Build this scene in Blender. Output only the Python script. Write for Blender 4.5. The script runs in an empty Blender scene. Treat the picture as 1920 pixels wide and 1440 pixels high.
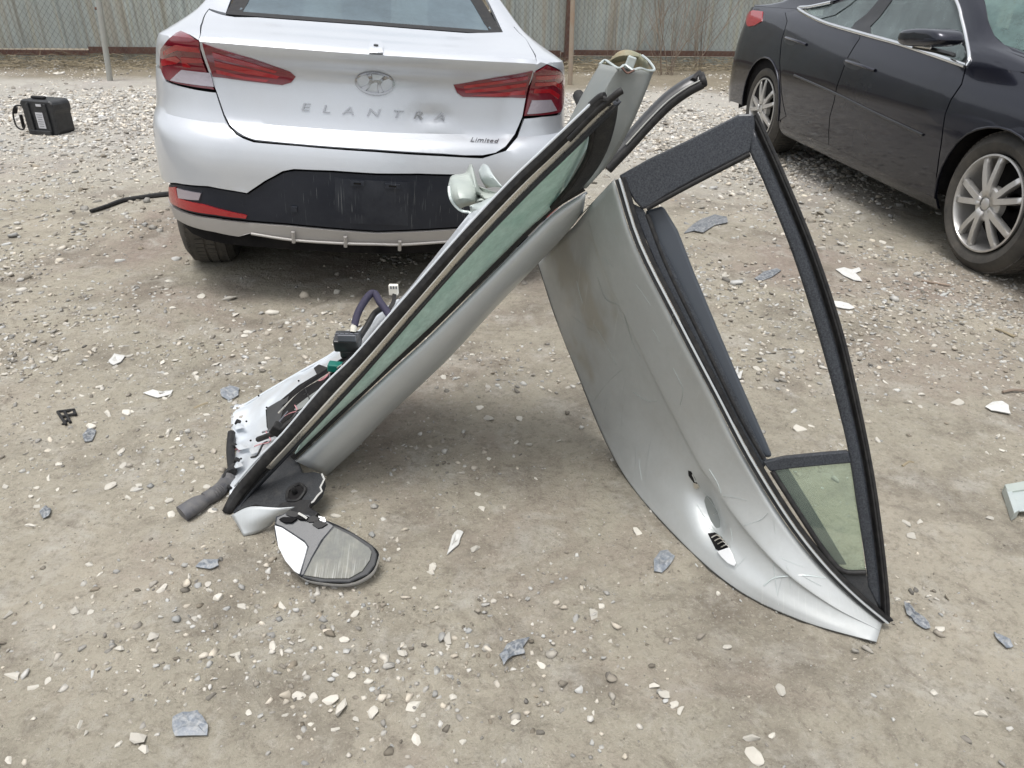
import bpy, bmesh, math, random
import numpy as np
from mathutils import Vector, Matrix, noise
from mathutils.geometry import delaunay_2d_cdt
random.seed(7); RS = np.random.RandomState(11)
sc = bpy.context.scene
col = bpy.data.collections.new('scene'); sc.collection.children.link(col)

# ---------------------------------------------------------------- camera
F, TH, ROLL, H = 1381.8, math.radians(29.49), math.radians(1.21), 1.291
fw = Vector((0, math.cos(TH), -math.sin(TH))); up0 = Vector((0, math.sin(TH), math.cos(TH))); r0 = Vector((1, 0, 0))
right = r0*math.cos(ROLL) + up0*math.sin(ROLL); up = up0*math.cos(ROLL) - r0*math.sin(ROLL)
EYE = Vector((0, 0, H))
cd = bpy.data.cameras.new('camera'); cam = bpy.data.objects.new('camera', cd); col.objects.link(cam)
m = Matrix((right, up, -fw)).transposed().to_4x4(); m.translation = EYE
cam.matrix_world = m
cd.sensor_width = 36; cd.lens = F/1920*36; cd.clip_end = 2000; cd.clip_start = .05
cd.dof.use_dof = False
sc.camera = cam

# ---------------------------------------------------------------- light: overcast noon
w = bpy.data.worlds.new('World'); sc.world = w; w.use_nodes = True
nt = w.node_tree; N = nt.nodes; L = nt.links; N.clear()
SUN_EL, SUN_AZ = math.radians(80), math.radians(215)
sky = N.new('ShaderNodeTexSky'); sky.sky_type = 'NISHITA'; sky.sun_disc = False
sky.sun_elevation = SUN_EL; sky.sun_rotation = SUN_AZ; sky.dust_density = 4; sky.air_density = 1.2
hs = N.new('ShaderNodeHueSaturation'); hs.inputs['Saturation'].default_value = .22
tc = N.new('ShaderNodeTexCoord'); mp = N.new('ShaderNodeMapping'); mp.inputs['Scale'].default_value = (1, 1, 3)
cn = N.new('ShaderNodeTexNoise'); cn.inputs['Scale'].default_value = 2.2; cn.inputs['Detail'].default_value = 5
cr = N.new('ShaderNodeMapRange'); cr.inputs[1].default_value = .3; cr.inputs[2].default_value = .7
cr.inputs[3].default_value = .82; cr.inputs[4].default_value = 1.18
mx = N.new('ShaderNodeVectorMath'); mx.operation = 'SCALE'
bg = N.new('ShaderNodeBackground'); bg.inputs['Strength'].default_value = .15
out = N.new('ShaderNodeOutputWorld')
L.new(sky.outputs[0], hs.inputs['Color']); L.new(tc.outputs['Generated'], mp.inputs[0]); L.new(mp.outputs[0], cn.inputs['Vector'])
L.new(cn.outputs[0], cr.inputs[0]); L.new(hs.outputs[0], mx.inputs[0]); L.new(cr.outputs[0], mx.inputs['Scale'])
L.new(mx.outputs[0], bg.inputs[0]); L.new(bg.outputs[0], out.inputs[0])
sd = bpy.data.lights.new('sun', 'SUN'); sd.energy = 1.35; sd.angle = math.radians(24); sd.color = (1, .98, .95)
so = bpy.data.objects.new('sun', sd); col.objects.link(so)
sv = Vector((math.sin(SUN_AZ)*math.cos(SUN_EL), math.cos(SUN_AZ)*math.cos(SUN_EL), math.sin(SUN_EL)))
so.rotation_euler = sv.to_track_quat('Z', 'Y').to_euler(); so.location = (0, -3, 6)
sc.view_settings.view_transform = 'Standard'; sc.view_settings.look = 'None'
sc.view_settings.exposure = 0.62; sc.view_settings.gamma = 1

# ---------------------------------------------------------------- tracing helpers (photo pixel -> place in the yard)
CR, SR = math.cos(ROLL), math.sin(ROLL)
def ray(px, py):
    x, y = px-960, py-720
    return fw + r0*((CR*x + SR*y)/F) - up0*((-SR*x + CR*y)/F)
def atd(px, py, d): return EYE + ray(px, py)*d
def atz(px, py, z=0.0):
    r = ray(px, py); return EYE + r*((z-H)/r.z)
def atp(px, py, p0, n):
    r = ray(px, py); return EYE + r*((p0-EYE).dot(n)/r.dot(n))
def proj(P):
    P = np.asarray(P, float) - np.array(EYE)
    d = P @ np.array(fw); return np.stack([960 + F*(P @ np.array(right))/d, 720 - F*(P @ np.array(up))/d], -1)

# ---------------------------------------------------------------- materials
def mat(name, base, rough=.5, metal=0, coat=0, dust=0, dcol=(.38, .34, .29), dscale=6, bump=0, bscale=60, var=0,
        scratch=0, spec=.5, obrand=0, emis=None, attr=None, grime=0, flake=0, dsharp=.12, streak=0):
    mt = bpy.data.materials.new(name); mt.use_nodes = True
    nt = mt.node_tree; N = nt.nodes; L = nt.links
    b = N['Principled BSDF']; b.inputs['Roughness'].default_value = rough; b.inputs['Metallic'].default_value = metal
    b.inputs['Specular IOR Level'].default_value = spec
    b.inputs['Coat Weight'].default_value = coat; b.inputs['Coat Roughness'].default_value = .06
    tc = N.new('ShaderNodeTexCoord'); co = tc.outputs['Object']
    rgb = N.new('ShaderNodeRGB'); rgb.outputs[0].default_value = (*base, 1); c = rgb.outputs[0]
    ro = None
    def noise_(scale, det=5, vec=None, rgh=.6):
        n = N.new('ShaderNodeTexNoise'); n.inputs['Scale'].default_value = scale; n.inputs['Detail'].default_value = det
        n.inputs['Roughness'].default_value = rgh
        L.new(vec or co, n.inputs['Vector']); return n.outputs[0]
    def ramp(src, a, b_, lo=0, hi=1):
        r = N.new('ShaderNodeMapRange'); r.clamp = True
        for i, v in enumerate((a, b_, lo, hi)): r.inputs[i+1].default_value = v
        L.new(src, r.inputs[0]); return r.outputs[0]
    def mix(fac, a, b_, mode='MIX'):
        q = N.new('ShaderNodeMix'); q.data_type = 'RGBA'; q.blend_type = mode
        if isinstance(fac, (int, float)): q.inputs[0].default_value = fac
        else: L.new(fac, q.inputs[0])
        for s, v in ((6, a), (7, b_)):
            if isinstance(v, tuple): q.inputs[s].default_value = (*v, 1)
            else: L.new(v, q.inputs[s])
        return q.outputs[2]
    if attr:
        a = N.new('ShaderNodeAttribute'); a.attribute_name = attr; c = mix(1.0, c, a.outputs['Color'], 'MULTIPLY')
    if obrand:
        oi = N.new('ShaderNodeObjectInfo')
        v = ramp(oi.outputs['Random'], 0, 1, 1-obrand, 1+obrand)
        hsv = N.new('ShaderNodeHueSaturation'); L.new(c, hsv.inputs['Color']); L.new(v, hsv.inputs['Value'])
        c = hsv.outputs[0]
    if var:
        v = ramp(noise_(3.1), .3, .7, 1-var, 1+var)
        hsv = N.new('ShaderNodeHueSaturation'); L.new(c, hsv.inputs['Color']); L.new(v, hsv.inputs['Value']); c = hsv.outputs[0]
    if flake:
        v = ramp(noise_(900, 2), .35, .65, 1-flake, 1+flake)
        hsv = N.new('ShaderNodeHueSaturation'); L.new(c, hsv.inputs['Color']); L.new(v, hsv.inputs['Value']); c = hsv.outputs[0]
    if scratch:
        tot = None
        for k, (rot, sx, sy) in enumerate((((.3, .2, .5), 330, 5.0), ((.9, -.4, 1.4), 420, 8), ((-.5, .8, 2.3), 260, 4), ((1.3, .1, .2), 380, 7))):
            mp = N.new('ShaderNodeMapping'); mp.inputs['Rotation'].default_value = rot
            mp.inputs['Scale'].default_value = (sx, sy, sy); L.new(co, mp.inputs[0])
            n = ramp(noise_(1.0, 2, mp.outputs[0]), .70-.05*scratch, .76-.05*scratch)
            g = ramp(noise_(2.4+k, 3), .5, .62)
            mm = N.new('ShaderNodeMath'); mm.operation = 'MULTIPLY'; L.new(n, mm.inputs[0]); L.new(g, mm.inputs[1])
            if tot is None: tot = mm.outputs[0]
            else:
                ad = N.new('ShaderNodeMath'); ad.operation = 'MAXIMUM'; L.new(tot, ad.inputs[0]); L.new(mm.outputs[0], ad.inputs[1]); tot = ad.outputs[0]
        sf = ramp(tot, 0, 1, 0, .55)
        c = mix(sf, c, (.62, .64, .62))
    if streak:
        for sc_, lo, hi, cc in (((9, 9, .35), .50, .64, (.30, .20, .10)), ((16, 16, .25), .52, .66, (.40, .35, .20)), ((30, 30, .6), .5, .7, (.12, .12, .11)), ((5, 5, .2), .52, .7, (.17, .19, .19))):
            mp = N.new('ShaderNodeMapping'); mp.inputs['Scale'].default_value = sc_; L.new(co, mp.inputs[0])
            f = ramp(noise_(1.0, 5, mp.outputs[0]), lo, hi, 0, streak)
            c = mix(f, c, cc)
    if grime:
        g = ramp(noise_(2.2, 8, rgh=.72), .46, .7, 0, grime)
        c = mix(g, c, (.13, .11, .085))
        g2 = ramp(noise_(38, 6), .52, .75, 0, grime*.5); c = mix(g2, c, (.42, .38, .31))
    if dust:
        d1 = ramp(noise_(dscale, 9, rgh=.7), .5-dsharp, .5+dsharp*1.6, 0, dust)
        c = mix(d1, c, dcol)
        ro = ramp(d1, 0, 1, rough, min(1, rough+.5)); L.new(ro, b.inputs['Roughness'])
        if metal: L.new(ramp(d1, 0, 1, metal, 0), b.inputs['Metallic'])
        if coat: L.new(ramp(d1, 0, 1, coat, coat*.2), b.inputs['Coat Weight'])
    L.new(c, b.inputs['Base Color'])
    if bump:
        bn = N.new('ShaderNodeBump'); bn.inputs['Strength'].default_value = bump; bn.inputs['Distance'].default_value = .004
        L.new(noise_(bscale, 6), bn.inputs['Height']); L.new(bn.outputs[0], b.inputs['Normal'])
    if emis: b.inputs['Emission Color'].default_value = (*emis, 1); b.inputs['Emission Strength'].default_value = .0
    return mt

def glassmat(name, tint, haze=0, hcol=(.5, .6, .55), rough=.02, refl=1.0, hscale=8):
    mt = bpy.data.materials.new(name); mt.use_nodes = True
    nt = mt.node_tree; N = nt.nodes; L = nt.links; N.remove(N['Principled BSDF']); o = N['Material Output']
    tr = N.new('ShaderNodeBsdfTransparent'); tr.inputs[0].default_value = (*tint, 1)
    gl = N.new('ShaderNodeBsdfGlossy'); gl.inputs['Roughness'].default_value = rough
    gl.inputs['Color'].default_value = (refl, refl, refl, 1)
    fr = N.new('ShaderNodeFresnel'); fr.inputs[0].default_value = 1.6
    ms = N.new('ShaderNodeMixShader'); L.new(fr.outputs[0], ms.inputs[0]); L.new(tr.outputs[0], ms.inputs[1]); L.new(gl.outputs[0], ms.inputs[2])
    last = ms.outputs[0]
    if haze:
        df = N.new('ShaderNodeBsdfDiffuse'); df.inputs[0].default_value = (*hcol, 1)
        tc = N.new('ShaderNodeTexCoord'); n = N.new('ShaderNodeTexNoise'); n.inputs['Scale'].default_value = hscale; n.inputs['Detail'].default_value = 9
        n.inputs['Roughness'].default_value = .75
        L.new(tc.outputs['Object'], n.inputs['Vector'])
        r = N.new('ShaderNodeMapRange'); r.inputs[1].default_value = .3; r.inputs[2].default_value = .72
        r.inputs[3].default_value = haze*.55; r.inputs[4].default_value = min(1, haze*1.35); L.new(n.outputs[0], r.inputs[0])
        m2 = N.new('ShaderNodeMixShader'); L.new(r.outputs[0], m2.inputs[0]); L.new(last, m2.inputs[1]); L.new(df.outputs[0], m2.inputs[2]); last = m2.outputs[0]
    L.new(last, o.inputs[0]); return mt

M = dict(
 paint_silver=mat('silver_white_paint', (.57, .595, .63), .34, .5, coat=.8, dust=.22, dcol=(.40, .39, .38), dscale=1.6, flake=.04),
 paint_black=mat('dark_blue_black_paint', (.016, .0175, .028), .26, .65, coat=.75, spec=.2, dust=.035, dcol=(.06, .057, .05), dscale=1.2),
 door_silver=mat('scuffed_silver_paint', (.50, .52, .52), .42, .45, coat=.12, dust=.50, dcol=(.33, .34, .33), dscale=3.2, scratch=.9, grime=.20, bump=.08, bscale=30, attr='stain'),
 door_silver2=mat('silver_door_paint', (.52, .545, .555), .38, .5, coat=.25, dust=.25, dcol=(.36, .365, .35), dscale=6, scratch=.35, grime=.14),
 door_inner=mat('pale_inner_door_paint', (.62, .66, .70), .32, .35, coat=.5, dust=.3, dcol=(.42, .4, .37), dscale=14, bump=.15, bscale=22),
 pillar=mat('dull_grey_green_primer', (.235, .255, .25), .5, .35, dust=.35, dcol=(.3, .29, .26), dscale=7, scratch=.3, grime=.2, bump=.12, bscale=25),
 primer=mat('olive_primer', (.22, .23, .16), .6, 0, dust=.5, dcol=(.30, .14, .05), dscale=16, bump=.3, bscale=40),
 bare=mat('torn_bare_metal', (.50, .55, .54), .38, .5, dust=.25, dcol=(.4, .42, .38), dscale=20, bump=.5, bscale=50),
 crump=mat('crumpled_grey_green_metal', (.36, .40, .37), .45, .25, dust=.4, dcol=(.5, .52, .48), dscale=12, bump=.2, bscale=30),
 black_dusty=mat('dusty_black_trim', (.015, .017, .020), .45, 0, dust=.34, dcol=(.12, .12, .12), dscale=300, dsharp=.16, var=.5, spec=.3, grime=.10),
 black_dusty2=mat('dusty_black_frame', (.010, .012, .017), .33, 0, dust=.38, dcol=(.13, .14, .15), dscale=290, dsharp=.13, coat=.2, var=.5, spec=.3),
 rubber=mat('black_rubber', (.009, .009, .010), .55, 0, dust=.22, dcol=(.10, .095, .085), dscale=60, spec=.3),
 chrome=mat('dull_chrome_trim', (.62, .60, .55), .22, .9, dust=.45, dcol=(.42, .38, .3), dscale=25),
 chrome2=mat('bright_chrome', (.78, .79, .8), .12, 1.0, dust=.12, dscale=12),
 strip_black=mat('black_plastic_strip', (.012, .013, .015), .33, 0, dust=.22, dcol=(.1, .1, .1), dscale=60, coat=.2),
 navy=mat('slate_plastic', (.040, .048, .060), .42, 0, dust=.12, dcol=(.1, .1, .1), dscale=8),
 white=mat('white_mirror_cap_paint', (.64, .65, .66), .32, 0, coat=.5, dust=.2, dcol=(.5, .5, .5), dscale=45),
 mirror_dirty=mat('mud_smeared_mirror', (.09, .095, .088), .5, 0, dust=.7, dcol=(.27, .27, .235), dscale=22, scratch=1.8, grime=.5),
 tyre=mat('dusty_tyre_rubber', (.030, .029, .027), .8, 0, dust=.8, dcol=(.125, .112, .094), dscale=3.5, bump=.3, bscale=120),
 alloy=mat('alloy_rim', (.58, .57, .55), .30, .7, dust=.4, dcol=(.30, .28, .25), dscale=9),
 dark=mat('dark_underbody', (.007, .007, .008), .9, 0, spec=.1, dust=.3, dcol=(.06, .055, .05)),
 red=mat('red_lamp_lens', (.30, .004, .012), .12, 0, coat=1, dust=.06, dscale=5),
 red_dark=mat('dark_red_lamp_lens', (.15, .003, .014), .1, 0, coat=1, dust=.05, dscale=5),
 red_bright=mat('bright_red_lamp_bar', (.33, .004, .010), .25, 0, coat=1),
 badge=mat('dull_badge_chrome', (.40, .405, .42), .2, .9),
 clear=mat('clear_lamp_lens', (.40, .36, .40), .15, .3, coat=1, bump=.4, bscale=80),
 insert=mat('dark_bumper_plastic', (.009, .012, .021), .34, 0, dust=.32, dcol=(.05, .055, .065), dscale=2.5, scratch=.3, spec=.4),
 insert2=mat('faded_plate_recess', (.013, .016, .025), .42, 0, dust=.5, dcol=(.06, .065, .075), dscale=6, scratch=.8, spec=.4),
 valance=mat('grey_valance', (.36, .345, .33), .42, .25, dust=.3, dcol=(.34, .31, .27), dscale=4),
 sheet=mat('weathered_sheet_metal', (.40, .445, .43), .55, .1, dust=.22, dcol=(.30, .28, .22), dscale=1.3, obrand=.14, var=.12, streak=.42),
 rust=mat('rusty_beam', (.085, .042, .033), .8, 0, dust=.5, dcol=(.22, .13, .09), dscale=8, bump=.3),
 pipe=mat('galvanised_pipe', (.36, .37, .35), .45, .4, dust=.4, dcol=(.3, .26, .2), dscale=6),
 pipe_rust=mat('rust_streaked_pipe', (.34, .29, .23), .6, .2, dust=.5, dcol=(.28, .15, .08), dscale=5),
 wire=mat('galvanised_wire', (.13, .13, .125), .5, .5, dust=.4, dcol=(.2, .14, .1), dscale=2),
 twig=mat('dry_twig', (.23, .18, .14), .8, 0, var=.3, obrand=.2),
 twig_pale=mat('dry_grass_straw', (.25, .21, .14), .8, 0, var=.35),
 stone=mat('pale_stone', (.50, .475, .42), .8, 0, obrand=.24, dust=.5, dcol=(.36, .33, .28), dscale=30, bump=.35, bscale=90),
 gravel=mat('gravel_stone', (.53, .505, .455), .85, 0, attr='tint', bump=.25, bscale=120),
 shard=mat('grey_blue_shard', (.12, .135, .155), .42, .1, dust=.75, dcol=(.34, .345, .34), dscale=75, dsharp=.06, obrand=.35),
 shard_pale=mat('pale_shard', (.52, .52, .50), .5, 0, dust=.4, dcol=(.38, .36, .32), dscale=35, obrand=.08),
 green=mat('green_connector', (.0, .12, .09), .4), pink=mat('pink_wire', (.55, .25, .27), .5),
 loom=mat('purple_cloth_tape', (.022, .019, .042), .75, 0, bump=.4, bscale=200),
 plastic=mat('black_plastic', (.012, .013, .015), .35, 0, dust=.3, dcol=(.1, .1, .1), dscale=20),
 grey_plastic=mat('grey_plastic_face', (.10, .105, .12), .4),
 ivory=mat('ivory_connector', (.66, .63, .55), .5), paper=mat('paper_label', (.50, .50, .52), .6, 0, var=.15),
 conduit=mat('dusty_grey_conduit', (.07, .07, .078), .6, 0, dust=.5, dcol=(.2, .19, .17), dscale=30),
 seat=mat('grey_seat_fabric', (.10, .10, .11), .9), cluster=mat('light_streak', (.5, .5, .5), .5),
 glass_car=glassmat('car_rear_glass', (.20, .26, .28), haze=.42, hcol=(.20, .27, .31), refl=1.0, hscale=1.5),  # bluish diffuse haze paints in the sky reflection and veils the seats
 glass_mal=glassmat('tinted_side_glass', (.38, .45, .42), haze=.32, hcol=(.24, .30, .30), refl=1.0),
 glass_ws=glassmat('windscreen_glass', (.38, .46, .42), haze=.5, hcol=(.16, .24, .23), refl=.55),
 glass_door=glassmat('green_dirty_glass', (.62, .84, .77), haze=.62, hcol=(.66, .84, .78), rough=.05, hscale=11),
 glass_q=glassmat('pale_green_quarter_glass', (.84, .92, .84), haze=.15, hcol=(.45, .52, .45), hscale=14),
)

# ---------------------------------------------------------------- object helpers
def tag(o, label=None, cat=None, group=None, kind=None):
    if label: o['label'] = label
    if cat: o['category'] = cat
    if group: o['group'] = group
    if kind: o['kind'] = kind
    return o
def thing(name, loc, label, cat, group=None, rot=None):
    o = bpy.data.objects.new(name, None); col.objects.link(o); o.empty_display_size = .1
    o.matrix_world = rot if rot is not None else Matrix.Translation(loc)
    tag(o, label, cat, group); WM[o.name] = o.matrix_world.copy(); return o
WM = {}
def mk(name, verts, faces, mt, parent=None, smooth=True, sharp=35, mats=None, fm=None, origin=None):
    """world-space vertices -> one mesh object, stored in its parent's frame"""
    if parent is not None: wm = WM[parent.name]
    else:
        wm = Matrix.Translation(origin if origin is not None else Vector(np.mean(np.array([tuple(v) for v in verts]), 0)))
    inv = wm.inverted()
    me = bpy.data.meshes.new(name)
    me.from_pydata([tuple(inv @ Vector(v)) for v in verts], [], [tuple(f) for f in faces])
    for q in (mats or [mt]): me.materials.append(q)
    if fm: me.polygons.foreach_set('material_index', fm)
    if smooth:
        me.shade_smooth(); me.set_sharp_from_angle(angle=math.radians(sharp))
    me.update()
    o = bpy.data.objects.new(name, me); col.objects.link(o)
    if parent is not None: o.parent = parent
    else: o.matrix_world = wm
    WM[o.name] = wm
    return o
def solid(o, t, off=-1, bev=0):
    s = o.modifiers.new('thickness', 'SOLIDIFY'); s.thickness = t; s.offset = off; s.use_even_offset = False
    if bev:
        b = o.modifiers.new('soft_edges', 'BEVEL'); b.width = bev; b.segments = 2; b.limit_method = 'ANGLE'
    return o
def cr1(P, n):
    """Catmull-Rom through P (k,...) -> n samples per span"""
    P = np.asarray(P, float); k = len(P)
    if k == 2: t = np.linspace(0, 1, n+1); return P[0]*(1-t)[(...,)+(None,)*(P.ndim-1)] + P[1]*t[(...,)+(None,)*(P.ndim-1)]
    E_ = np.concatenate([[2*P[0]-P[1]], P, [2*P[-1]-P[-2]]])
    o = []
    for i in range(k-1):
        a, b, c, d = E_[i:i+4]
        for j in range(n):
            t = j/n; o.append(.5*((2*b)+(c-a)*t+(2*a-5*b+4*c-d)*t*t+(3*b-a-3*c+d)*t**3))
    o.append(P[-1]); return np.array(o)
def patch(name, rows, mt, parent, nu=6, nv=5, thick=.0, disp=None, off=-1, sharp=40):
    """smooth sheet through a grid of world points"""
    G = np.array([[tuple(p) for p in r] for r in rows])
    G = cr1(G, nv); G = np.swapaxes(cr1(np.swapaxes(G, 0, 1), nu), 0, 1)
    R, C = G.shape[:2]
    if disp: G = disp(G)
    faces = [(i*C+j, i*C+j+1, (i+1)*C+j+1, (i+1)*C+j) for i in range(R-1) for j in range(C-1)]
    o = mk(name, G.reshape(-1, 3), faces, mt, parent, sharp=sharp)
    if thick: solid(o, thick, off)
    return o
def plate(name, pts, mt, parent, vec, bev=.002, back=None):
    """flat outline (world points) with real thickness along vec"""
    n = len(pts); v = [Vector(p) for p in pts] + [Vector(p)+vec for p in pts]
    c = sum(v[:n], Vector())/n
    nrm = Vector()
    for i in range(n): nrm += (v[i]-c).cross(v[(i+1) % n]-c)
    fs = [tuple(range(n)), tuple(reversed(range(n, 2*n)))] + [(i, i+n, (i+1) % n+n, (i+1) % n) for i in range(n)]
    if nrm.dot(vec) > 0: fs = [tuple(reversed(f)) for f in fs]
    o = mk(name, v, fs, mt, parent, smooth=False)
    if bev:
        b = o.modifiers.new('soft_edges', 'BEVEL'); b.width = bev; b.segments = 2; b.limit_method = 'ANGLE'; b.angle_limit = math.radians(50)
    return o
def tubemesh(path, r, seg=8, rfn=None, cap=True, flat=1.0):
    P = [Vector(p) for p in path]; n = len(P); V = []; Fc = []
    t0 = (P[1]-P[0]).normalized(); ref = Vector((0, 0, 1)) if abs(t0.z) < .9 else Vector((1, 0, 0))
    nx = t0.cross(ref).normalized()
    for i in range(n):
        t = (P[min(i+1, n-1)]-P[max(i-1, 0)]).normalized()
        nx = (nx - t*nx.dot(t)).normalized(); ny = t.cross(nx)
        rr = rfn(i/(n-1))*r if rfn else r
        for k in range(seg):
            a = 2*math.pi*k/seg; V.append(P[i] + nx*math.cos(a)*rr + ny*math.sin(a)*rr*flat)
    for i in range(n-1):
        for k in range(seg):
            Fc.append((i*seg+k, i*seg+(k+1) % seg, (i+1)*seg+(k+1) % seg, (i+1)*seg+k))
    if cap: Fc += [tuple(reversed(range(seg))), tuple(range((n-1)*seg, n*seg))]
    return V, Fc
def tube(name, path, r, mt, parent=None, seg=8, rfn=None, n=0, flat=1.0):
    if n: path = cr1([tuple(p) for p in path], n)
    V, Fc = tubemesh(path, r, seg, rfn, flat=flat); return mk(name, V, Fc, mt, parent, sharp=50)
def strip(name, path, width_vec, vec, mt, parent, n=4, bev=.001):
    """rectangular moulding: path of points, cross-section spanned by width_vec and vec"""
    P = cr1([tuple(p) for p in path], n); V = []; k = len(P)
    wv = np.array(width_vec); tv = np.array(vec)
    if wv.ndim > 1: wv = cr1(wv, n)
    for i, p in enumerate(P):
        w = wv[i] if wv.ndim > 1 else wv
        V += [p, p+w, p+w+tv, p+tv]
    Fc = [(4*i+a, 4*i+(a+1) % 4, 4*i+4+(a+1) % 4, 4*i+4+a) for i in range(k-1) for a in range(4)] + [(3, 2, 1, 0), (4*k-4, 4*k-3, 4*k-2, 4*k-1)]
    o = mk(name, V, Fc, mt, parent, sharp=30)
    if bev:
        b = o.modifiers.new('soft_edges', 'BEVEL'); b.width = bev; b.segments = 2; b.limit_method = 'ANGLE'
    bm = bmesh.new(); bm.from_mesh(o.data); bmesh.ops.recalc_face_normals(bm, faces=bm.faces); bm.to_mesh(o.data); bm.free()
    return o
def boxv(c, sx, sy, sz, R=None):
    R = R or Matrix.Identity(3); c = Vector(c)
    V = [c + R @ Vector((x*sx/2, y*sy/2, z*sz/2)) for x in (-1, 1) for y in (-1, 1) for z in (-1, 1)]
    return V, [(0, 1, 3, 2), (4, 6, 7, 5), (0, 4, 5, 1), (2, 3, 7, 6), (0, 2, 6, 4), (1, 5, 7, 3)]
def box(name, c, s, mt, parent=None, R=None, bev=.004):
    V, Fc = boxv(c, *s, R); o = mk(name, V, Fc, mt, parent, smooth=False)
    if bev: b = o.modifiers.new('soft_edges', 'BEVEL'); b.width = bev; b.segments = 2
    return o
def merge(parts):
    V = []; Fc = []
    for v, f in parts:
        k = len(V); V += list(v); Fc += [tuple(i+k for i in q) for q in f]
    return V, Fc

# ---------------------------------------------------------------- ground
_w = [(random.uniform(.5, 3.2), random.uniform(0, 6.28), random.uniform(0, 6.28)) for _ in range(14)]
_w2 = [(random.uniform(6, 26), random.uniform(0, 6.28), random.uniform(0, 6.28)) for _ in range(22)]
def gh(x, y):
    z = 0*x
    for k, a, p in _w: z = z + .0026/k*np.sin(k*(x*math.cos(a)+y*math.sin(a))+p)
    for k, a, p in _w2: z = z + .006/k*np.sin(k*(x*math.cos(a)+y*math.sin(a))+p)
    return z
def patchy(x, y, s=1.0, seed=0):
    r = np.random.RandomState(seed); z = 0*x
    for i in range(9):
        k = r.uniform(.8, 4.5)*s; a = r.uniform(0, 6.28); p = r.uniform(0, 6.28)
        z = z + np.sin(k*(x*math.cos(a)+y*math.sin(a))+p+1.3*np.sin(.7*k*(x*math.sin(a)-y*math.cos(a))+p*2))
    return z/3
def build_ground():
    ys = np.concatenate([[-30, -12, -4, -1], np.geomspace(.45, 15, 640), [18, 30, 80, 400]])
    xs = np.linspace(-1, 1, 520)
    V = []; 
    Y = np.repeat(ys, len(xs)); X = np.tile(xs, len(ys))
    wd = np.where(Y < 0, 40, np.where(Y < 15.1, 1.2+Y*1.15, 1.2+Y*2.2)); wd = np.where(Y > 100, 500, wd)
    X = X*wd
    Z = gh(X, Y)
    fine = 0*X
    for i in range(0, len(X)): pass
    for k, a, p in [(random.uniform(40, 160), random.uniform(0, 6.28), random.uniform(0, 6.28)) for _ in range(30)]:
        fine += .028/k*np.sin(k*(X*math.cos(a)+Y*math.sin(a))+p)
    Z = np.where((Y > .3) & (Y < 6), Z+fine*.8*np.clip(patchy(X, Y, 1.2, 5)+.6, 0, 1.4), Z)
    Z = np.where((Y < 0) | (Y > 16), 0, Z)
    n = len(xs); me = bpy.data.meshes.new('ground')
    vs = np.stack([X, Y, Z], -1)
    i = np.arange(len(ys)-1)[:, None]*n + np.arange(n-1)[None]
    q = np.stack([i, i+1, i+n+1, i+n], -1).reshape(-1, 4)
    me.vertices.add(len(vs)); me.vertices.foreach_set('co', vs.ravel())
    me.loops.add(q.size); me.loops.foreach_set('vertex_index', q.ravel())
    me.polygons.add(len(q)); me.polygons.foreach_set('loop_start', np.arange(0, q.size, 4)); me.polygons.foreach_set('loop_total', np.full(len(q), 4))
    me.update(calc_edges=True); me.shade_smooth()
    mt = bpy.data.materials.new('packed_dirt'); mt.use_nodes = True
    nt = mt.node_tree; N = nt.nodes; L = nt.links; b = N['Principled BSDF']; b.inputs['Roughness'].default_value = .92
    b.inputs['Specular IOR Level'].default_value = .25
    tc = N.new('ShaderNodeTexCoord')
    def nz(s, d=6, r=.6, dist=0):
        t = N.new('ShaderNodeTexNoise'); t.inputs['Scale'].default_value = s; t.inputs['Detail'].default_value = d
        t.inputs['Roughness'].default_value = r; t.inputs['Distortion'].default_value = dist; L.new(tc.outputs['Object'], t.inputs['Vector']); return t.outputs[0]
    def rg(s, a, b_, lo=0, hi=1):
        r = N.new('ShaderNodeMapRange'); 
        for i, v in enumerate((a, b_, lo, hi)): r.inputs[i+1].default_value = v
        L.new(s, r.inputs[0]); return r.outputs[0]
    def mixc(f, a, c):
        q = N.new('ShaderNodeMix'); q.data_type = 'RGBA'; L.new(f, q.inputs[0])
        for s, v in ((6, a), (7, c)):
            if isinstance(v, tuple): q.inputs[s].default_value = (*v, 1)
            else: L.new(v, q.inputs[s])
        return q.outputs[2]
    c = mixc(rg(nz(1.1, 8), .35, .65), (.345, .313, .252), (.285, .263, .208))
    c = mixc(rg(nz(.9, 6, .65, .6), .50, .64, 0, .7), c, (.225, .176, .152))
    c = mixc(rg(nz(2.7, 7, .65, .4), .50, .66, 0, .75), c, (.150, .130, .104))
    c = mixc(rg(nz(5.5, 8, .7, .5), .52, .68, 0, .75), c, (.39, .37, .325))
    c = mixc(rg(nz(13, 8, .75, .8), .55, .66, 0, .6), c, (.165, .140, .112))
    c = mixc(rg(nz(20, 9, .75, .3), .56, .68, 0, .5), c, (.42, .40, .35))
    c = mixc(rg(nz(55, 8, .72), .5, .68, 0, .55), c, (.14, .118, .092))
    c = mixc(rg(nz(140, 4, .7), .56, .66, 0, .55), c, (.40, .37, .31))
    # far gravel strip dusted pale
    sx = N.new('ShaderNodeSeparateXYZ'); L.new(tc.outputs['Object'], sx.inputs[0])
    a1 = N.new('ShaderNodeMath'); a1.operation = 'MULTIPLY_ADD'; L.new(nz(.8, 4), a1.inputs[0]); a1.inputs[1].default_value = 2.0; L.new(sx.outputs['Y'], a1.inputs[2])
    f1 = rg(a1.outputs[0], 5.2, 7.0); f2 = rg(a1.outputs[0], 10.4, 11.6, 1, 0)
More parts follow.
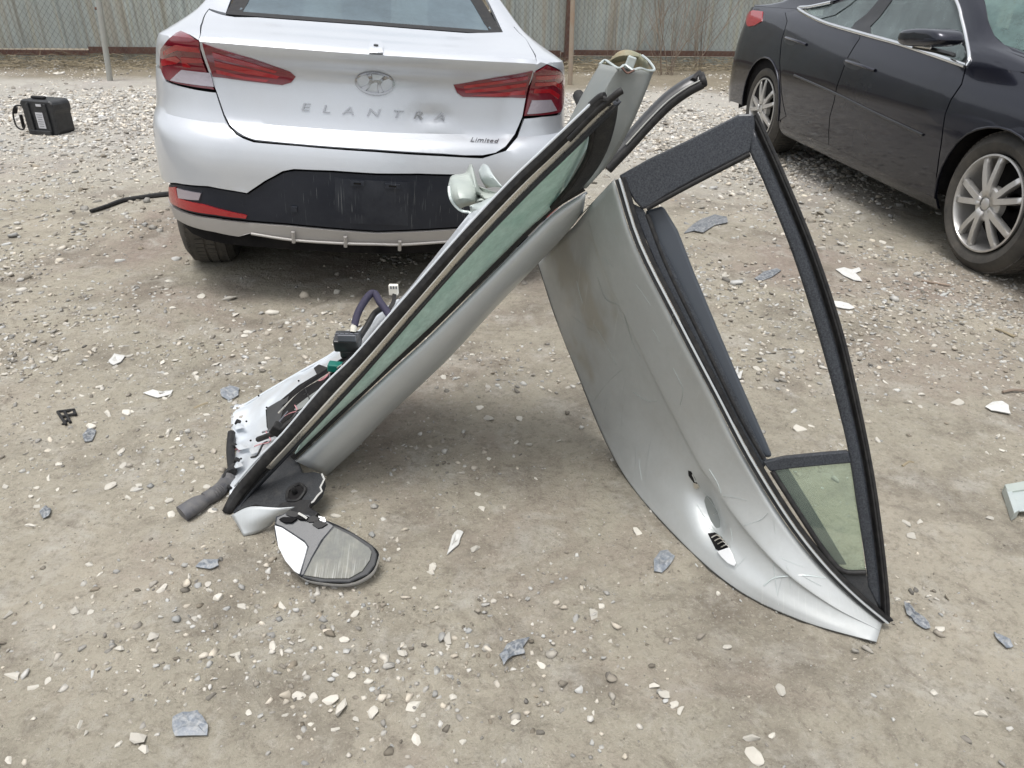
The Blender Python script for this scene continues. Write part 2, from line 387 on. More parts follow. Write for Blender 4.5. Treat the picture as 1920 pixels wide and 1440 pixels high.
    mm = N.new('ShaderNodeMath'); mm.operation = 'MULTIPLY'; L.new(f1, mm.inputs[0]); L.new(f2, mm.inputs[1])
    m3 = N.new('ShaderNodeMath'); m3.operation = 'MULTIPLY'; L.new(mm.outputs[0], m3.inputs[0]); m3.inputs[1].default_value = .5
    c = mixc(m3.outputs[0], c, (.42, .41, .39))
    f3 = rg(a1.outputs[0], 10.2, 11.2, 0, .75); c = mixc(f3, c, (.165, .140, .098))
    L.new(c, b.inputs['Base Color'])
    bn = N.new('ShaderNodeBump'); bn.inputs['Strength'].default_value = .9; bn.inputs['Distance'].default_value = .006
    ad = N.new('ShaderNodeMath'); ad.operation = 'ADD'; L.new(nz(45, 10, .75), ad.inputs[0])
    L.new(rg(nz(170, 5, .7), .3, .7, 0, .35), ad.inputs[1])
    ad2 = N.new('ShaderNodeMath'); ad2.operation = 'ADD'; L.new(ad.outputs[0], ad2.inputs[0]); L.new(rg(nz(15, 7, .7, .4), .3, .7, 0, 1.6), ad2.inputs[1])
    L.new(ad2.outputs[0], bn.inputs['Height']); L.new(bn.outputs[0], b.inputs['Normal'])
    me.materials.append(mt)
    o = bpy.data.objects.new('ground', me); col.objects.link(o)
    tag(o, 'packed beige-brown dirt yard scattered with pale stones', None, None, 'structure')
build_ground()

def hull_stone(n, flat=1.0, seed=0, jit=.22):
    r = np.random.RandomState(seed); bm = bmesh.new()
    for _ in range(n):
        v = r.normal(size=3); v /= np.linalg.norm(v); v *= 1-jit*r.rand(); v[2] *= flat
        bm.verts.new(v)
    res = bmesh.ops.convex_hull(bm, input=bm.verts)
    junk = [g for g in res['geom_interior'] if isinstance(g, bmesh.types.BMVert)]
    if junk: bmesh.ops.delete(bm, geom=junk, context='VERTS')
    return bm
STONES = []
for s in range(14):
    bm = hull_stone(15 if s % 2 else 11, .62, s+3, .30)
    sxx = random.uniform(.65, 1.0)
    for v in bm.verts: v.co.y *= sxx
    bmesh.ops.bevel(bm, geom=bm.edges[:], offset=.08, segments=1, affect='EDGES', clamp_overlap=True)
    bmesh.ops.remove_doubles(bm, verts=bm.verts, dist=.01)
    bmesh.ops.triangulate(bm, faces=bm.faces)
    me = bpy.data.meshes.new('stone'); bm.to_mesh(me); bm.free(); me.materials.append(M['stone']); me.shade_smooth(); me.set_sharp_from_angle(angle=math.radians(16)); STONES.append(me)
GS = []
for s in range(24):
    bm = hull_stone(13, .72, s+50, .14); bmesh.ops.triangulate(bm, faces=bm.faces); bm.verts.ensure_lookup_table()
    bm.verts.index_update()
    GS.append((np.array([v.co[:] for v in bm.verts]), np.array([[v.index for v in f.verts] for f in bm.faces]))); bm.free()

def place_stone(x, y, r, label=None, rz=None, k=None, squash=1.0):
    me = STONES[k if k is not None else random.randrange(len(STONES))]
    o = bpy.data.objects.new('stone', me); col.objects.link(o)
    o.rotation_euler = (random.uniform(-.25, .25), random.uniform(-.25, .25), random.uniform(0, 6.28) if rz is None else rz)
    o.scale = (r*random.uniform(1.0, 1.3), r*random.uniform(.75, 1.0)*squash, r*random.uniform(.7, .95))
    o.location = (x, y, float(gh(x, y)) + r*random.uniform(-.12, .22))
    tag(o, label or 'loose pale beige stone lying on the packed dirt', 'stone', 'loose pale stones on the dirt')
    return o
# stones one can point to: (px, py, width px, label)
big = [(12,1158,34,'rounded white stone cut by the left edge of the photo'),(24,1272,46,'long pale stone lying flat near the lower left edge'),
 (68,1292,28,'left one of two pale stones touching, lower left'),(92,1283,24,'right one of two pale stones touching, lower left'),
 (168,1062,26,'pale oval stone on its own left of the torn-off mirror'),(59,990,22,'upright pale stone near the left edge, below the grey pebbles'),
 (84,1138,26,'flat buff stone above a little cluster of stones at far left'),(172,1153,20,'squarish buff stone left of the grey blue shards'),
 (225,1225,28,'angular white stone in the lower left dirt'),(413,1129,30,'white stone just below the dark shard left of the mirror'),
 (395,1115,20,'small buff stone touching a larger white one left of the mirror'),(358,1087,22,'squarish buff stone under the slate shard left of the mirror'),
 (491,1060,22,'knobbly pale stone left of the mirror housing'),(531,1140,32,'pale two-lobed stone below the mirror housing'),
 (562,1310,34,'squarish white stone in the cluster at bottom centre'),(642,1335,44,'tall narrow buff stone at bottom centre'),
 (586,1364,22,'small grey stone beside a tall buff one at bottom centre'),(538,1345,26,'half buried buff stone left of the tall one at bottom centre'),
 (630,1372,20,'round white stone at the foot of the tall buff one'),(668,1355,18,'small buff round stone right of the tall buff one'),
 (688,1282,34,'pale angular stone above the bottom centre cluster'),(708,1226,22,'left of two rounded stones below the mirror'),
 (755,1231,24,'right of two rounded stones below the mirror'),(724,1246,30,'flat grey stone between two rounded ones below the mirror'),
 (782,1313,20,'small round white stone in the lower middle dirt'),(870,1400,26,'pale stone near the bottom edge left of centre'),
 (270,1412,30,'pale stone at the bottom edge by the blue shard'),(225,1400,24,'flat pale stone near the bottom edge left of the blue shard'),
 (935,1118,20,'small pale stone alone in the dirt between the doors'),(567,1204,16,'round coin like stone in the dirt below the mirror'),
 (1193,1005,26,'upright pale stone by the wheel arch edge of the right door'),(1225,1295,26,'upper of a row of white stones at lower right centre'),
 (1245,1310,28,'middle one of a row of white stones at lower right centre'),(1262,1327,24,'lower one of a row of white stones at lower right centre'),
 (1275,1340,26,'last one of a row of white stones at lower right centre'),(1408,1392,36,'large pinkish white stone at the bottom right centre'),
 (1462,1300,34,'long pale stone tilted in the dirt below the right door'),(1835,1342,42,'big white stone near the lower right corner'),
 (1362,1220,24,'chalky stone with a tail below the right door tip'),(1113,1343,14,'small stone at bottom centre right'),
 (1498,808,36,'white stone with a flat top seen through the empty window opening'),(1520,802,18,'small stone touching the white one in the window opening'),
 (1795,758,26,'squarish white stone right of a group of four by the right edge'),(1725,742,20,'white stone on a blue grey one right of the window frame'),
 (1700,757,26,'bluish flat stone right of the window frame'),(1723,764,18,'stone in the middle of the group right of the window frame'),
 (1755,762,16,'small cube shaped stone in the group right of the window frame'),(1698,985,26,'left of a pair of stones right of the door tip'),
 (1724,982,24,'right of a pair of stones right of the door tip'),(1706,1009,24,'stone below the pair right of the door tip'),
 (1658,990,14,'small stone touching the window frame near the door tip'),(1876,886,22,'round stone at the right edge above the grey bracket'),
 (1785,1280,22,'small white stone in the lower right dirt'),(1748,1305,22,'pale stone low on the right side of the yard'),
 (1760,1185,26,'stone next to the dark shard by the door tip'),(1682,1130,16,'small stone right of the door tip'),
 (665,927,18,'lone pale round stone on the shaded dirt under the left door'),(915,790,26,'pale stone in the shade between the two doors'),
 (973,791,20,'dark rounded stone in the shade between the two doors'),(1047,830,20,'white stone in the shade by the right door sill'),
 (830,712,24,'pale stone under the middle of the left door'),(317,815,24,'dark rounded stone left of the inner door panel'),
 (238,780,30,'buff disc like stone left of the inner door panel'),(229,878,26,'pale stone in the cluster left of the conduit'),
 (246,884,22,'pale flat stone beside another in the cluster left of the conduit'),(253,920,24,'pinkish stone left of the conduit'),
 (334,828,24,'pale flat stone below a dark round one'),(112,738,18,'flat grey stone near the left edge'),
 (73,748,18,'stone near the left edge'),(123,610,26,'long pale flat stone in the dirt at left'),(170,545,18,'buff stone at left below the pebbly patch'),
 (369,712,30,'brown and white stone left of the door panel'),(368,706,20,'white stone above the brown and white one'),
 (318,530,22,'squarish pale stone left of the rear tyre shade'),(378,562,24,'lumpy stone in front of the left rear tyre'),
 (432,565,30,'pale two part stone in front of the left rear tyre'),(443,596,18,'small pale stone before the sedan'),
 (463,625,18,'buff stone before the sedan bumper'),(510,590,34,'cluster of pale crushed stone before the sedan'),
 (628,553,30,'large pale angular stone in the shade of the sedan'),(405,687,22,'yellowish squarish stone left of the door panel'),
 (588,613,20,'pale stone left of the wiring module'),(1385,432,16,'pale stone near the flat grey shard'),
 (1630,470,24,'pale stone in front of the dark car sill'),(1540,470,22,'buff stone beside the front arm of the window frame'),
 (1612,640,18,'small pyramid stone right of the window frame'),(1466,703,16,'stone seen through the empty window opening'),
 (1418,695,22,'flat pale stone seen through the empty window opening'),(1575,838,22,'pale stone just above the dividing bar'),
 (1360,520,22,'crushed white stone inside the window opening'),(1655,455,20,'stone before the dark car front wheel'),
 (400,963,24,'pale flat stone at the foot of the left door beside the conduit'),(388,917,22,'pale stone tucked against the conduit plug'),
 (430,885,14,'small stone by the hinge edge of the left door'),(1180,1240,16,'small flat stone in the dirt below the right door'),
 (1165,1260,18,'flat buff stone in the dirt below the right door'),(1345,1120,16,'yellow white stone beside the wheel arch edge')]
used = []
for px, py, s, lab in big:
    p = atz(px, py); d = (p-EYE).dot(fw); r = s*.5*d/F*.92
    place_stone(p.x, p.y, r, lab); used.append((p.x, p.y, r))
def pt_ok(x, y):
    return True
def zone(px, py, r):
    sz = 'tiny' if r < .0105 else 'small' if r < .0145 else 'egg-sized'
    a = 'left edge' if px < 90 else 'far left' if px < 210 else 'left of the fallen mirror' if px < 430 and py > 780 else 'left of the left door' if px < 430 else \
        'before the silver sedan' if px < 760 and py < 700 else 'below the fallen mirror' if px < 620 else 'below the left door' if px < 760 else \
        'shaded between the doors' if px < 1130 and py < 860 else 'between the door tips' if px < 1000 else 'left of the right door tip' if px < 1250 and py > 860 else \
        'inside the empty window' if px < 1580 and py < 860 else 'below the right door tip' if px < 1700 and py > 1150 else \
        'by the dark car front wheel' if py < 620 else 'right of the curved window rail' if px < 1800 else 'right edge'
    k = [560, 650, 740, 830, 920, 1010, 1100, 1190, 1290, 1370]; n_ = sum(py > v for v in k)
    b = ('farthest back', 'far back', 'behind the middle', 'just behind the middle', 'middle of the yard', 'just before the middle', 'nearer than the middle', 'lower third', 'lower quarter', 'near foreground', 'closest foreground')[n_]
    return f'{sz} pale stone, {a}, {b}'
# medium stones, described by their place
cnt = 0
while cnt < 205:
    px, py = random.uniform(-20, 1940), random.choice([random.uniform(470, 1435), random.uniform(560, 1000)])
    p = atz(px, py); dn = float(patchy(np.array(p.x), np.array(p.y), 1.1, 21))
    cl = math.exp(-((px-700)/260)**2-((py-1330)/110)**2)*1.5 + math.exp(-((px-220)/190)**2-((py-850)/190)**2)*1.2 + math.exp(-((px-560)/260)**2-((py-600)/100)**2)*.9
    if random.random() > .10 + .35*max(0, dn) + cl*.5: continue
    r = random.choice([.009, .011, .013, .016, .02])*random.uniform(.8, 1.15)
    place_stone(p.x, p.y, r, zone(px, py, r)); cnt += 1

def build_gravel():
    P = []
    def scatter(n, x0, x1, y0, y1, rfn, dens):
        X = RS.uniform(x0, x1, n); Y = RS.uniform(y0, y1, n); k = RS.rand(n) < dens(X, Y)
        # keep to what the lens can see plus a margin
        k &= np.abs(X) < 1.0 + Y*.95
        X, Y = X[k], Y[k]; P.append(np.stack([X, Y, rfn(len(X))], 1))
    ln = lambda m, s: (lambda n: np.clip(RS.lognormal(math.log(m), s, n), .0015, .034 if m > .0085 else .0135))
    far = lambda X, Y: np.clip(1.15-((Y-7.2)/1.75)**2 + .35*patchy(X, Y, .8, 3), 0, 1)
    scatter(80000, -9, 9, 5.0, 9.6, ln(.0155, .4), far)
    scatter(34000, -10, 10, 8.5, 11.6, ln(.011, .45), lambda X, Y: np.clip(.22+.25*patchy(X, Y, .9, 4), 0, .5))
    scatter(34000, -6.5, 6.5, 3.0, 6.0, ln(.0098, .5), lambda X, Y: np.clip(.26+.5*patchy(X, Y, 1.0, 8)+.25*(Y-4), 0.06, 1))
    scatter(24000, -3.6, 3.6, 2.2, 4.0, ln(.008, .5), lambda X, Y: np.clip(.22+.55*patchy(X, Y, 1.3, 9), .03, 1))
    near = lambda X, Y: np.clip(.10+.42*patchy(X, Y, 1.9, 12)+.8*np.exp(-((X+.25)/.42)**2-((Y-1.08)/.2)**2)+.4*np.exp(-((X+1.4)/.5)**2-((Y-2.2)/.5)**2), .03, 1)
    scatter(22000, -2.4, 2.4, .75, 2.6, ln(.0048, .55), near)
    scatter(46000, -3, 3, .75, 3.4, ln(.0021, .35), lambda X, Y: np.clip(.35+.4*patchy(X, Y, 2.2, 14), .12, 1))
    P = np.concatenate(P); n = len(P)
    V = []; Fs = []; T = []; off = 0
    which = RS.randint(0, len(GS), n)
    for g in range(len(GS)):
        q = P[which == g]; gv, gf = GS[g]; k = len(q)
        a = RS.uniform(0, 6.28, k); ca, sa = np.cos(a), np.sin(a)
        sc3 = np.stack([RS.uniform(.9, 1.35, k), RS.uniform(.7, 1.0, k), RS.uniform(.6, 1.0, k)], 1)*q[:, 2:3]
        v = gv[None]*sc3[:, None, :]
        tx, ty = RS.uniform(-.35, .35, k), RS.uniform(-.35, .35, k)
        z = v[..., 2] + v[..., 0]*tx[:, None] + v[..., 1]*ty[:, None]
        x = v[..., 0]*ca[:, None]-v[..., 1]*sa[:, None] + q[:, 0:1]; y = v[..., 0]*sa[:, None]+v[..., 1]*ca[:, None] + q[:, 1:2]
        z = z + (gh(q[:, 0], q[:, 1]) + q[:, 2]*RS.uniform(-.25, .3, k))[:, None]
        V.append(np.stack([x, y, z], -1).reshape(-1, 3))
        Fs.append((gf[None] + (np.arange(k)*len(gv))[:, None, None] + off).reshape(-1, 3)); off += k*len(gv)
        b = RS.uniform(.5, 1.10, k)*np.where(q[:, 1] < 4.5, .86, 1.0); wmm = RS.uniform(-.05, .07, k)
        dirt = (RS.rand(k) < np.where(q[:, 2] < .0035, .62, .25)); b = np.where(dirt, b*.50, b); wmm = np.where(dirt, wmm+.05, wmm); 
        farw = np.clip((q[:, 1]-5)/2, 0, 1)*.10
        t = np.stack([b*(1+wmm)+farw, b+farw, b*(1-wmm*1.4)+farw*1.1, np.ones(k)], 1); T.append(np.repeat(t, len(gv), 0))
    V = np.concatenate(V); Fs = np.concatenate(Fs); T = np.concatenate(T)
    me = bpy.data.meshes.new('gravel'); me.vertices.add(len(V)); me.vertices.foreach_set('co', V.ravel())
    me.loops.add(Fs.size); me.loops.foreach_set('vertex_index', Fs.ravel()); me.polygons.add(len(Fs))
    me.polygons.foreach_set('loop_start', np.arange(0, Fs.size, 3)); me.polygons.foreach_set('loop_total', np.full(len(Fs), 3))
    me.update(calc_edges=True)
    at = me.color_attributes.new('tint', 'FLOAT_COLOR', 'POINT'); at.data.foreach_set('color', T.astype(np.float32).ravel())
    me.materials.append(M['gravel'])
    o = bpy.data.objects.new('gravel', me); col.objects.link(o)
    tag(o, 'fine pale gravel and crushed stone strewn over the dirt', 'gravel', None, 'stuff'); print('gravel', n, len(Fs))
build_gravel()

# ---------------------------------------------------------------- fence
def fence_frame():
    A = atz(-300, 120); B = atz(1700, 131); d = (B-A); d.z = 0; d.normalize(); return A, d
FA, FD = fence_frame(); FN = Vector((FD.y, -FD.x, 0))  # FN points to the camera
if FN.y > 0: FN = -FN
FO = atz(700, 124)
def fp(px, off=0.0):
    """position along the fence (m) of the column that meets the ground at px"""
    r = ray(px, 122); n = FN; p0 = FO + FN*off; q = EYE + r*((p0-EYE).dot(n)/r.dot(n)); return (q-FO).dot(FD)
def fpt(s, z, off=0.0): return FO + FD*s + FN*off + Vector((0, 0, z-FO.z))
ftop = 2.25
fence = thing('corrugated_metal_fence', fpt(0, 0), 'weathered grey-green corrugated sheet metal fence with rusty rail behind chain link', 'fence')
s0, s1 = fp(0)-4.0, fp(1920)+2.5
s = s0; k = 0; sheetw = 1.08
while s < s1:
    V = []; xs = []; nper = 4; pitch = sheetw/nper
    prof = []
    for i in range(nper):
        b = i*pitch; prof += [(b, 0), (b+pitch*.10, .020), (b+pitch*.20, .020), (b+pitch*.30, 0), (b+pitch*.62, 0.0), (b+pitch*.65, .004), (b+pitch*.68, 0)]
    prof.append((sheetw+.02, 0))
    lift = random.uniform(-.03, .03); tilt = random.uniform(-.006, .006); dz = .20+lift*.3
    for (a, h_) in prof:
        for z in (dz, ftop):
            V.append(fpt(s+a+tilt*z, z, -.05-(k % 2)*.006+h_))
    Fc = [(2*i, 2*i+2, 2*i+3, 2*i+1) for i in range(len(prof)-1)]
    solid(mk('metal_sheet', V, Fc, M['sheet'], fence, smooth=False), .002)
    # kickboard sheet under the rail
    V = []
    for (a, h_) in prof:
        for z in (.045+random.uniform(-.008, .008), .15):
            V.append(fpt(s+a, z, -.06-(k % 2)*.006+h_*.5))
    solid(mk('kick_sheet', V, Fc, M['sheet'], fence, smooth=False), .002)
    s += sheetw; k += 1
# rusty horizontal rails and posts
def rail(a, b, z, hh, off, mt, name='rail'):
    V = []
    for s_ in (a, b):
        for zz, oo in ((z-hh/2, off), (z-hh/2, off+.03), (z+hh/2, off+.03), (z+hh/2, off)): V.append(fpt(s_, zz, oo))
    return mk(name, V, [(0, 1, 5, 4), (1, 2, 6, 5), (2, 3, 7, 6), (3, 0, 4, 7), (3, 2, 1, 0), (4, 5, 6, 7)], mt, fence, smooth=False)
c0 = fp(1062)
rail(s0, fp(172), .150, .065, -.022, M['rust']); rail(fp(172)+.01, c0-.1, .185, .085, -.022, M['rust'])
rail(c0-.09, c0+.10, .15, .11, -.018, M['rust']); rail(c0+.11, s1, .20, .075, -.022, M['rust'])
V, Fc = boxv((0, 0, 0), .09, .06, ftop)
mk('steel_post', [fpt(c0+v.x, v.z+ftop/2, .03+v.y) for v in V], Fc, M['rust'], fence, smooth=False)
for px in (-260, 2050):
    mk('steel_post', [fpt(fp(px)+v.x, v.z+ftop/2, .03+v.y) for v in V], Fc, M['rust'], fence, smooth=False)
# chain link in front
link = thing('chain_link_fence', fpt(0, 0, .28), 'rusty see-through chain link fence on pipe posts before the metal sheets', 'fence')
def pole(name, px_b, py_b, px_t, py_t, r, mt, parent):
    b = atz(px_b, py_b); n = FN; t = atp(px_t, py_t, b, n); d = (t-b); top = b + d*(ftop/d.z)
    return tube(name, [b-Vector((0, 0, .05)), b+d*.5, top], r, mt, parent, seg=14)
pole('post', 206, 152, 185, 2, .033, M['pipe'], link)
pole('post', 1069, 158, 1074, 2, .030, M['pipe_rust'], link)
tube('clamp', [atp(184, 16, fpt(0, 0, .3), FN)+Vector((-.04, -.0, 0)), atp(184, 16, fpt(0, 0, .3), FN)+Vector((.04, 0, 0))], .018, M['rust'], link)
wires = []
dgn = .075; zb, zt = .03, ftop-.05; off = .22
def wire(a, b):
    return tubemesh([a, b], .0017, 3, cap=False)
n = int((s1-s0)/dgn)
for i in range(n):
    a = s0+i*dgn; run = (zt-zb)
    # zigzag bends make real diamonds; straight diagonals stand for the crossing wires
    wires.append(wire(fpt(a, zb, off), fpt(a+run*.82, zt, off))); wires.append(wire(fpt(a, zb, off+.004), fpt(a-run*.82, zt, off+.004)))
V, Fc = merge(wires); o = mk('wire_mesh', V, Fc, M['wire'], link, smooth=False); o['kind'] = 'stuff'
tube('tension_wire', [fpt(s0, zb+.01, off), fpt(0, zb+.02, off), fpt(s1, zb+.01, off)], .003, M['wire'], link, seg=4)

# dry litter along the foot of the fence and the bare shrub
def litter():
    parts = []
    for i in range(4200):
        s_ = random.uniform(s0+1.5, s1-1); o_ = random.uniform(-.02, .75)**1.0; 
        if random.random() < .5: o_ = random.uniform(-.02, .35)
        p = fpt(s_, random.uniform(.005, .06 if o_ > .3 else .12), o_); a = random.uniform(0, 6.28); l_ = random.uniform(.06, .42)
        q = p + Vector((math.cos(a)*l_, math.sin(a)*l_*.5, random.uniform(-.02, .05))); q.z = max(.004, q.z)
        mid = (p+q)/2 + Vector((random.uniform(-.03, .03), random.uniform(-.03, .03), random.uniform(0, .04)))
        parts.append(tubemesh([p, mid, q], random.uniform(.0018, .0042), 3, cap=False))
    V, Fc = merge(parts); o = mk('dry_grass_litter', V, Fc, M['twig_pale'], None, smooth=False)
    tag(o, 'matted dry grass and fallen twigs along the foot of the fence', 'dry grass', None, 'stuff')
litter()
def branch(parts, p, d, l, r, depth):
    n = 5; pts = [p.copy()]; dd = d.copy()
    for i in range(n):
        dd = (dd + Vector((random.uniform(-.16, .16), random.uniform(-.12, .12), random.uniform(-.06, .08)))).normalized()
        pts.append(pts[-1]+dd*l/n)
        if depth > 0 and random.random() < .62:
            sd_ = (dd + Vector((random.uniform(-.9, .9), random.uniform(-.5, .5), random.uniform(-.2, .5)))).normalized()
            branch(parts, pts[-1], sd_, l*random.uniform(.3, .6), r*.6, depth-1)
    parts.append(tubemesh(pts, r, 4, rfn=lambda t: 1-.7*t, cap=False))
def shrub(name, px, py, n, h, spread, mt, label, rr=.0055):
    b = atz(px, py); t = thing(name, b, label, 'shrub', 'bare shrubs by the fence')
    for i in range(n):
        parts = []; d = Vector((random.uniform(-spread, spread), random.uniform(-.35, .2), 1)).normalized()
        branch(parts, b + Vector((random.uniform(-.16, .16), random.uniform(-.08, .08), -.02)), d, h*random.uniform(.55, 1.1), rr*random.uniform(.6, 1.3), 3 if i % 2 else 2)
        V, Fc = merge(parts); mk('stem', V, Fc, mt, t, smooth=False)
shrub('bare_shrub', 1243, 138, 13, 1.5, .5, M['twig'], 'leafless twiggy shrub against the fence right of the rusty post')
shrub('bare_shrub', 1320, 132, 7, 1.6, .45, M['twig'], 'thin leafless brush at the fence just left of the dark car')
shrub('bare_shrub', 1150, 134, 3, 1.2, .5, M['twig'], 'few long bare stems leaning along the fence behind the torn pillar', .004)
# rubbish lumps
o = place_stone(*atz(108, 139)[:2], .06, 'pale crumpled lump lying in the dry grass at the fence, far left')
o = place_stone(*atz(1098, 168)[:2], .03, 'white pebble in the dirt right of the second pipe post')

# ---------------------------------------------------------------- cars: stacked-ring body, panels cut from it
class Body:
    def __init__(s, rows, wm):
        s.v = np.array([r[0] for r in rows]); s.q = np.array([r[1:] for r in rows]); s.wm = wm
        s.M = np.array(wm)
        # smooth slopes (monotone-ish)
        d = np.diff(s.q, axis=0)/np.diff(s.v)[:, None]; m_ = np.zeros_like(s.q)
        m_[0], m_[-1] = d[0], d[-1]
        a, b = d[:-1], d[1:]; m_[1:-1] = np.where(a*b > 0, 2*a*b/(a+b+1e-9*np.sign(a+b+1e-12)), 0); s.m = m_
    def par(s, v):
        v = np.clip(v, s.v[0], s.v[-1]); i = np.clip(np.searchsorted(s.v, v)-1, 0, len(s.v)-2)
        h = (s.v[i+1]-s.v[i]); t = ((v-s.v[i])/h)[..., None]; h = h[..., None]
        return (2*t**3-3*t*t+1)*s.q[i] + (t**3-2*t*t+t)*h*s.m[i] + (-2*t**3+3*t*t)*s.q[i+1] + (t**3-t*t)*h*s.m[i+1]
    def loc(s, t, v):
        t = np.asarray(t, float); v = np.asarray(v, float)
        q = s.par(v); zr, zf, yr, yf, W, rr, rf, bow = [q[..., i] for i in range(8)]
        sg = np.sign(t); a = np.abs(t); ar = W-rr; af = W-rf
        x = np.zeros_like(a); y = np.zeros_like(a)
        k = a <= 1; x = np.where(k, a*ar, x); y = np.where(k, yr+bow*a**2, y)
        k = (a > 1) & (a <= 2); ph = (a-1)*np.pi/2; dy = rr*1.15
        x = np.where(k, ar+rr*np.sin(ph), x); y = np.where(k, yr+bow+dy*(1-np.cos(ph))*1.0, y)
        ys0 = yr+bow+dy; ys1 = yf-rf*1.3
        k = (a > 2) & (a <= 3); x = np.where(k, W - .0*(a-2), x); y = np.where(k, ys0+(a-2)*(ys1-ys0), y)
        k = (a > 3) & (a <= 4); ph = (a-3)*np.pi/2
        x = np.where(k, af+rf*np.cos(ph), x); y = np.where(k, ys1+rf*1.3*np.sin(ph), y)
        k = a > 4; x = np.where(k, af*(5-a), x); y = np.where(k, yf, y)
        fr = np.clip((y-yr)/(yf-yr), 0, 1); z = zr+(zf-zr)*fr
        return np.stack([x*sg, y, z], -1)
    def P(s, t, v, off=0.0):
        L_ = s.loc(t, v)
        if np.any(off):
            e = 1e-3; a = s.loc(np.asarray(t)+e, v)-s.loc(np.asarray(t)-e, v); b = s.loc(t, np.asarray(v)+e)-s.loc(t, np.asarray(v)-e)
            n = np.cross(a, b); n /= np.linalg.norm(n, axis=-1, keepdims=True)+1e-9
            L_ = L_ + n*np.asarray(off)[..., None] if np.ndim(off) else L_ + n*off
        return L_ @ s.M[:3, :3].T + s.M[:3, 3]
    def setgrid(s, tr, vr, nt=260, nv=220):
        T, V = np.meshgrid(np.linspace(*tr, nt), np.linspace(*vr, nv)); W_ = s.P(T, V)
        e = 1e-3; a = s.P(T+e, V)-s.P(T-e, V); b = s.P(T, V+e)-s.P(T, V-e); n = np.cross(a, b)
        vis = (n*(W_-np.array(EYE))).sum(-1) < 0
        s.g = (T[vis], V[vis], proj(W_)[vis])
        s.sgn = 1
    def inv(s, pts):
        out_ = []
        for px, py in pts:
            T, V, Q = s.g; i = np.argmin((Q[:, 0]-px)**2+(Q[:, 1]-py)**2); t, v = T[i], V[i]
            for _ in range(6):
                f0 = proj(s.P(np.array(t), np.array(v))); e = 1e-4
                J = np.stack([(proj(s.P(np.array(t+e), np.array(v)))-f0)/e, (proj(s.P(np.array(t), np.array(v+e)))-f0)/e], 1)
                if abs(np.linalg.det(J)) < 300: break
                st = np.linalg.solve(J, np.array([px, py])-f0); st = np.clip(st, -.05, .05); t += st[0]; v += st[1]
            out_.append((float(t), float(v)))
        return out_
def dens(poly, d=.05, ts=.6):
    o = []
    for i in range(len(poly)):
        a, b = np.array(poly[i]), np.array(poly[(i+1) % len(poly)]); l = np.hypot((b[0]-a[0])*ts, b[1]-a[1]); n = max(1, int(l/d))
        o += [tuple(a+(b-a)*k/n) for k in range(n)]
    return o
def inside(p, poly):
    x, y = p; c = False; n = len(poly)
    for i in range(n):
        x1, y1 = poly[i]; x2, y2 = poly[(i+1) % n]
        if (y1 > y) != (y2 > y) and x < (x2-x1)*(y-y1)/(y2-y1)+x1: c = not c
    return c
def panel(name, body, poly, mt, parent, off=0.0, inset=.0025, step=.045, ts=.6, fold=.014, dent=None, sharp=30, vstep=None):
    """curved panel: polygon in the body's (t, v) map, meshed finely, edge folded inwards"""
    pl = [(p[0]*ts, p[1]) for p in dens(poly, step, ts)]
    ar = sum(pl[i][0]*pl[(i+1) % len(pl)][1]-pl[(i+1) % len(pl)][0]*pl[i][1] for i in range(len(pl)))
    if ar < 0: pl = pl[::-1]
    n = len(pl)
    if inset:
        q = []
        for i in range(n):
            a, b, c = Vector(pl[i-1]), Vector(pl[i]), Vector(pl[(i+1) % n])
            e1 = (b-a); e2 = (c-b)
            if e1.length < 1e-7 or e2.length < 1e-7: q.append(tuple(b)); continue
            e1.normalize(); e2.normalize(); n1 = Vector((-e1.y, e1.x)); n2 = Vector((-e2.y, e2.x)); nn = n1+n2
            nn = nn.normalized() if nn.length > .3 else n1
            q.append(tuple(b+nn*inset))
        pl = q
    vstep = vstep or step*.6
    xs = [p[0] for p in pl]; ys = [p[1] for p in pl]; pts = [Vector(p) for p in pl]
    gx = np.arange(math.floor(min(xs)/step)*step, max(xs), step); gy = np.arange(math.floor(min(ys)/vstep)*vstep, max(ys), vstep)
    plr = np.array(pl)
    for x in gx:
        for y in gy:
            if inside((x, y), pl) and np.min(np.hypot(plr[:, 0]-x, plr[:, 1]-y)) > vstep*.45: pts.append(Vector((x, y)))
    r = delaunay_2d_cdt(pts, [], [list(range(n))], 1, 1e-6)
    vs, fs = r[0], r[2]
    t = np.array([v[0]/ts for v in vs]); v_ = np.array([v[1] for v in vs])
    of = np.full(len(vs), off, float)
    if dent: of = of + dent(t, v_)
    W_ = body.P(t, v_, of*body.ns); V = [tuple(p) for p in W_]; Fc = [tuple(f) for f in fs]
    # fold the rim
    cnt = {}
    for f in Fc:
        for a, b in zip(f, f[1:]+f[:1]): cnt[(a, b)] = 1
    bd = [(a, b) for (a, b) in cnt if (b, a) not in cnt]
    if fold:
        W2 = body.P(t, v_, (of-fold)*body.ns); mp = {}
        for a, b in bd:
            for k in (a, b):
                if k not in mp: mp[k] = len(V); V.append(tuple(W2[k]))
            Fc.append((b, a, mp[a], mp[b]))
    o = mk(name, V, Fc, mt, parent, sharp=sharp)
    # outward facing
    c = np.mean(W_, 0); f0 = Fc[len(fs)//2]; a, b, c_ = [Vector(V[i]) for i in f0[:3]]; nr = (b-a).cross(c_-b)
    oo = Vector(body.P(t[f0[0]:f0[0]+1], v_[f0[0]:f0[0]+1], np.array([.1])*body.ns)[0]) - Vector(body.P(t[f0[0]:f0[0]+1], v_[f0[0]:f0[0]+1])[0])
    if nr.dot(oo) < 0: o.data.flip_normals()
    return o
def mirror(poly): return [(-t, v) for t, v in poly][::-1]
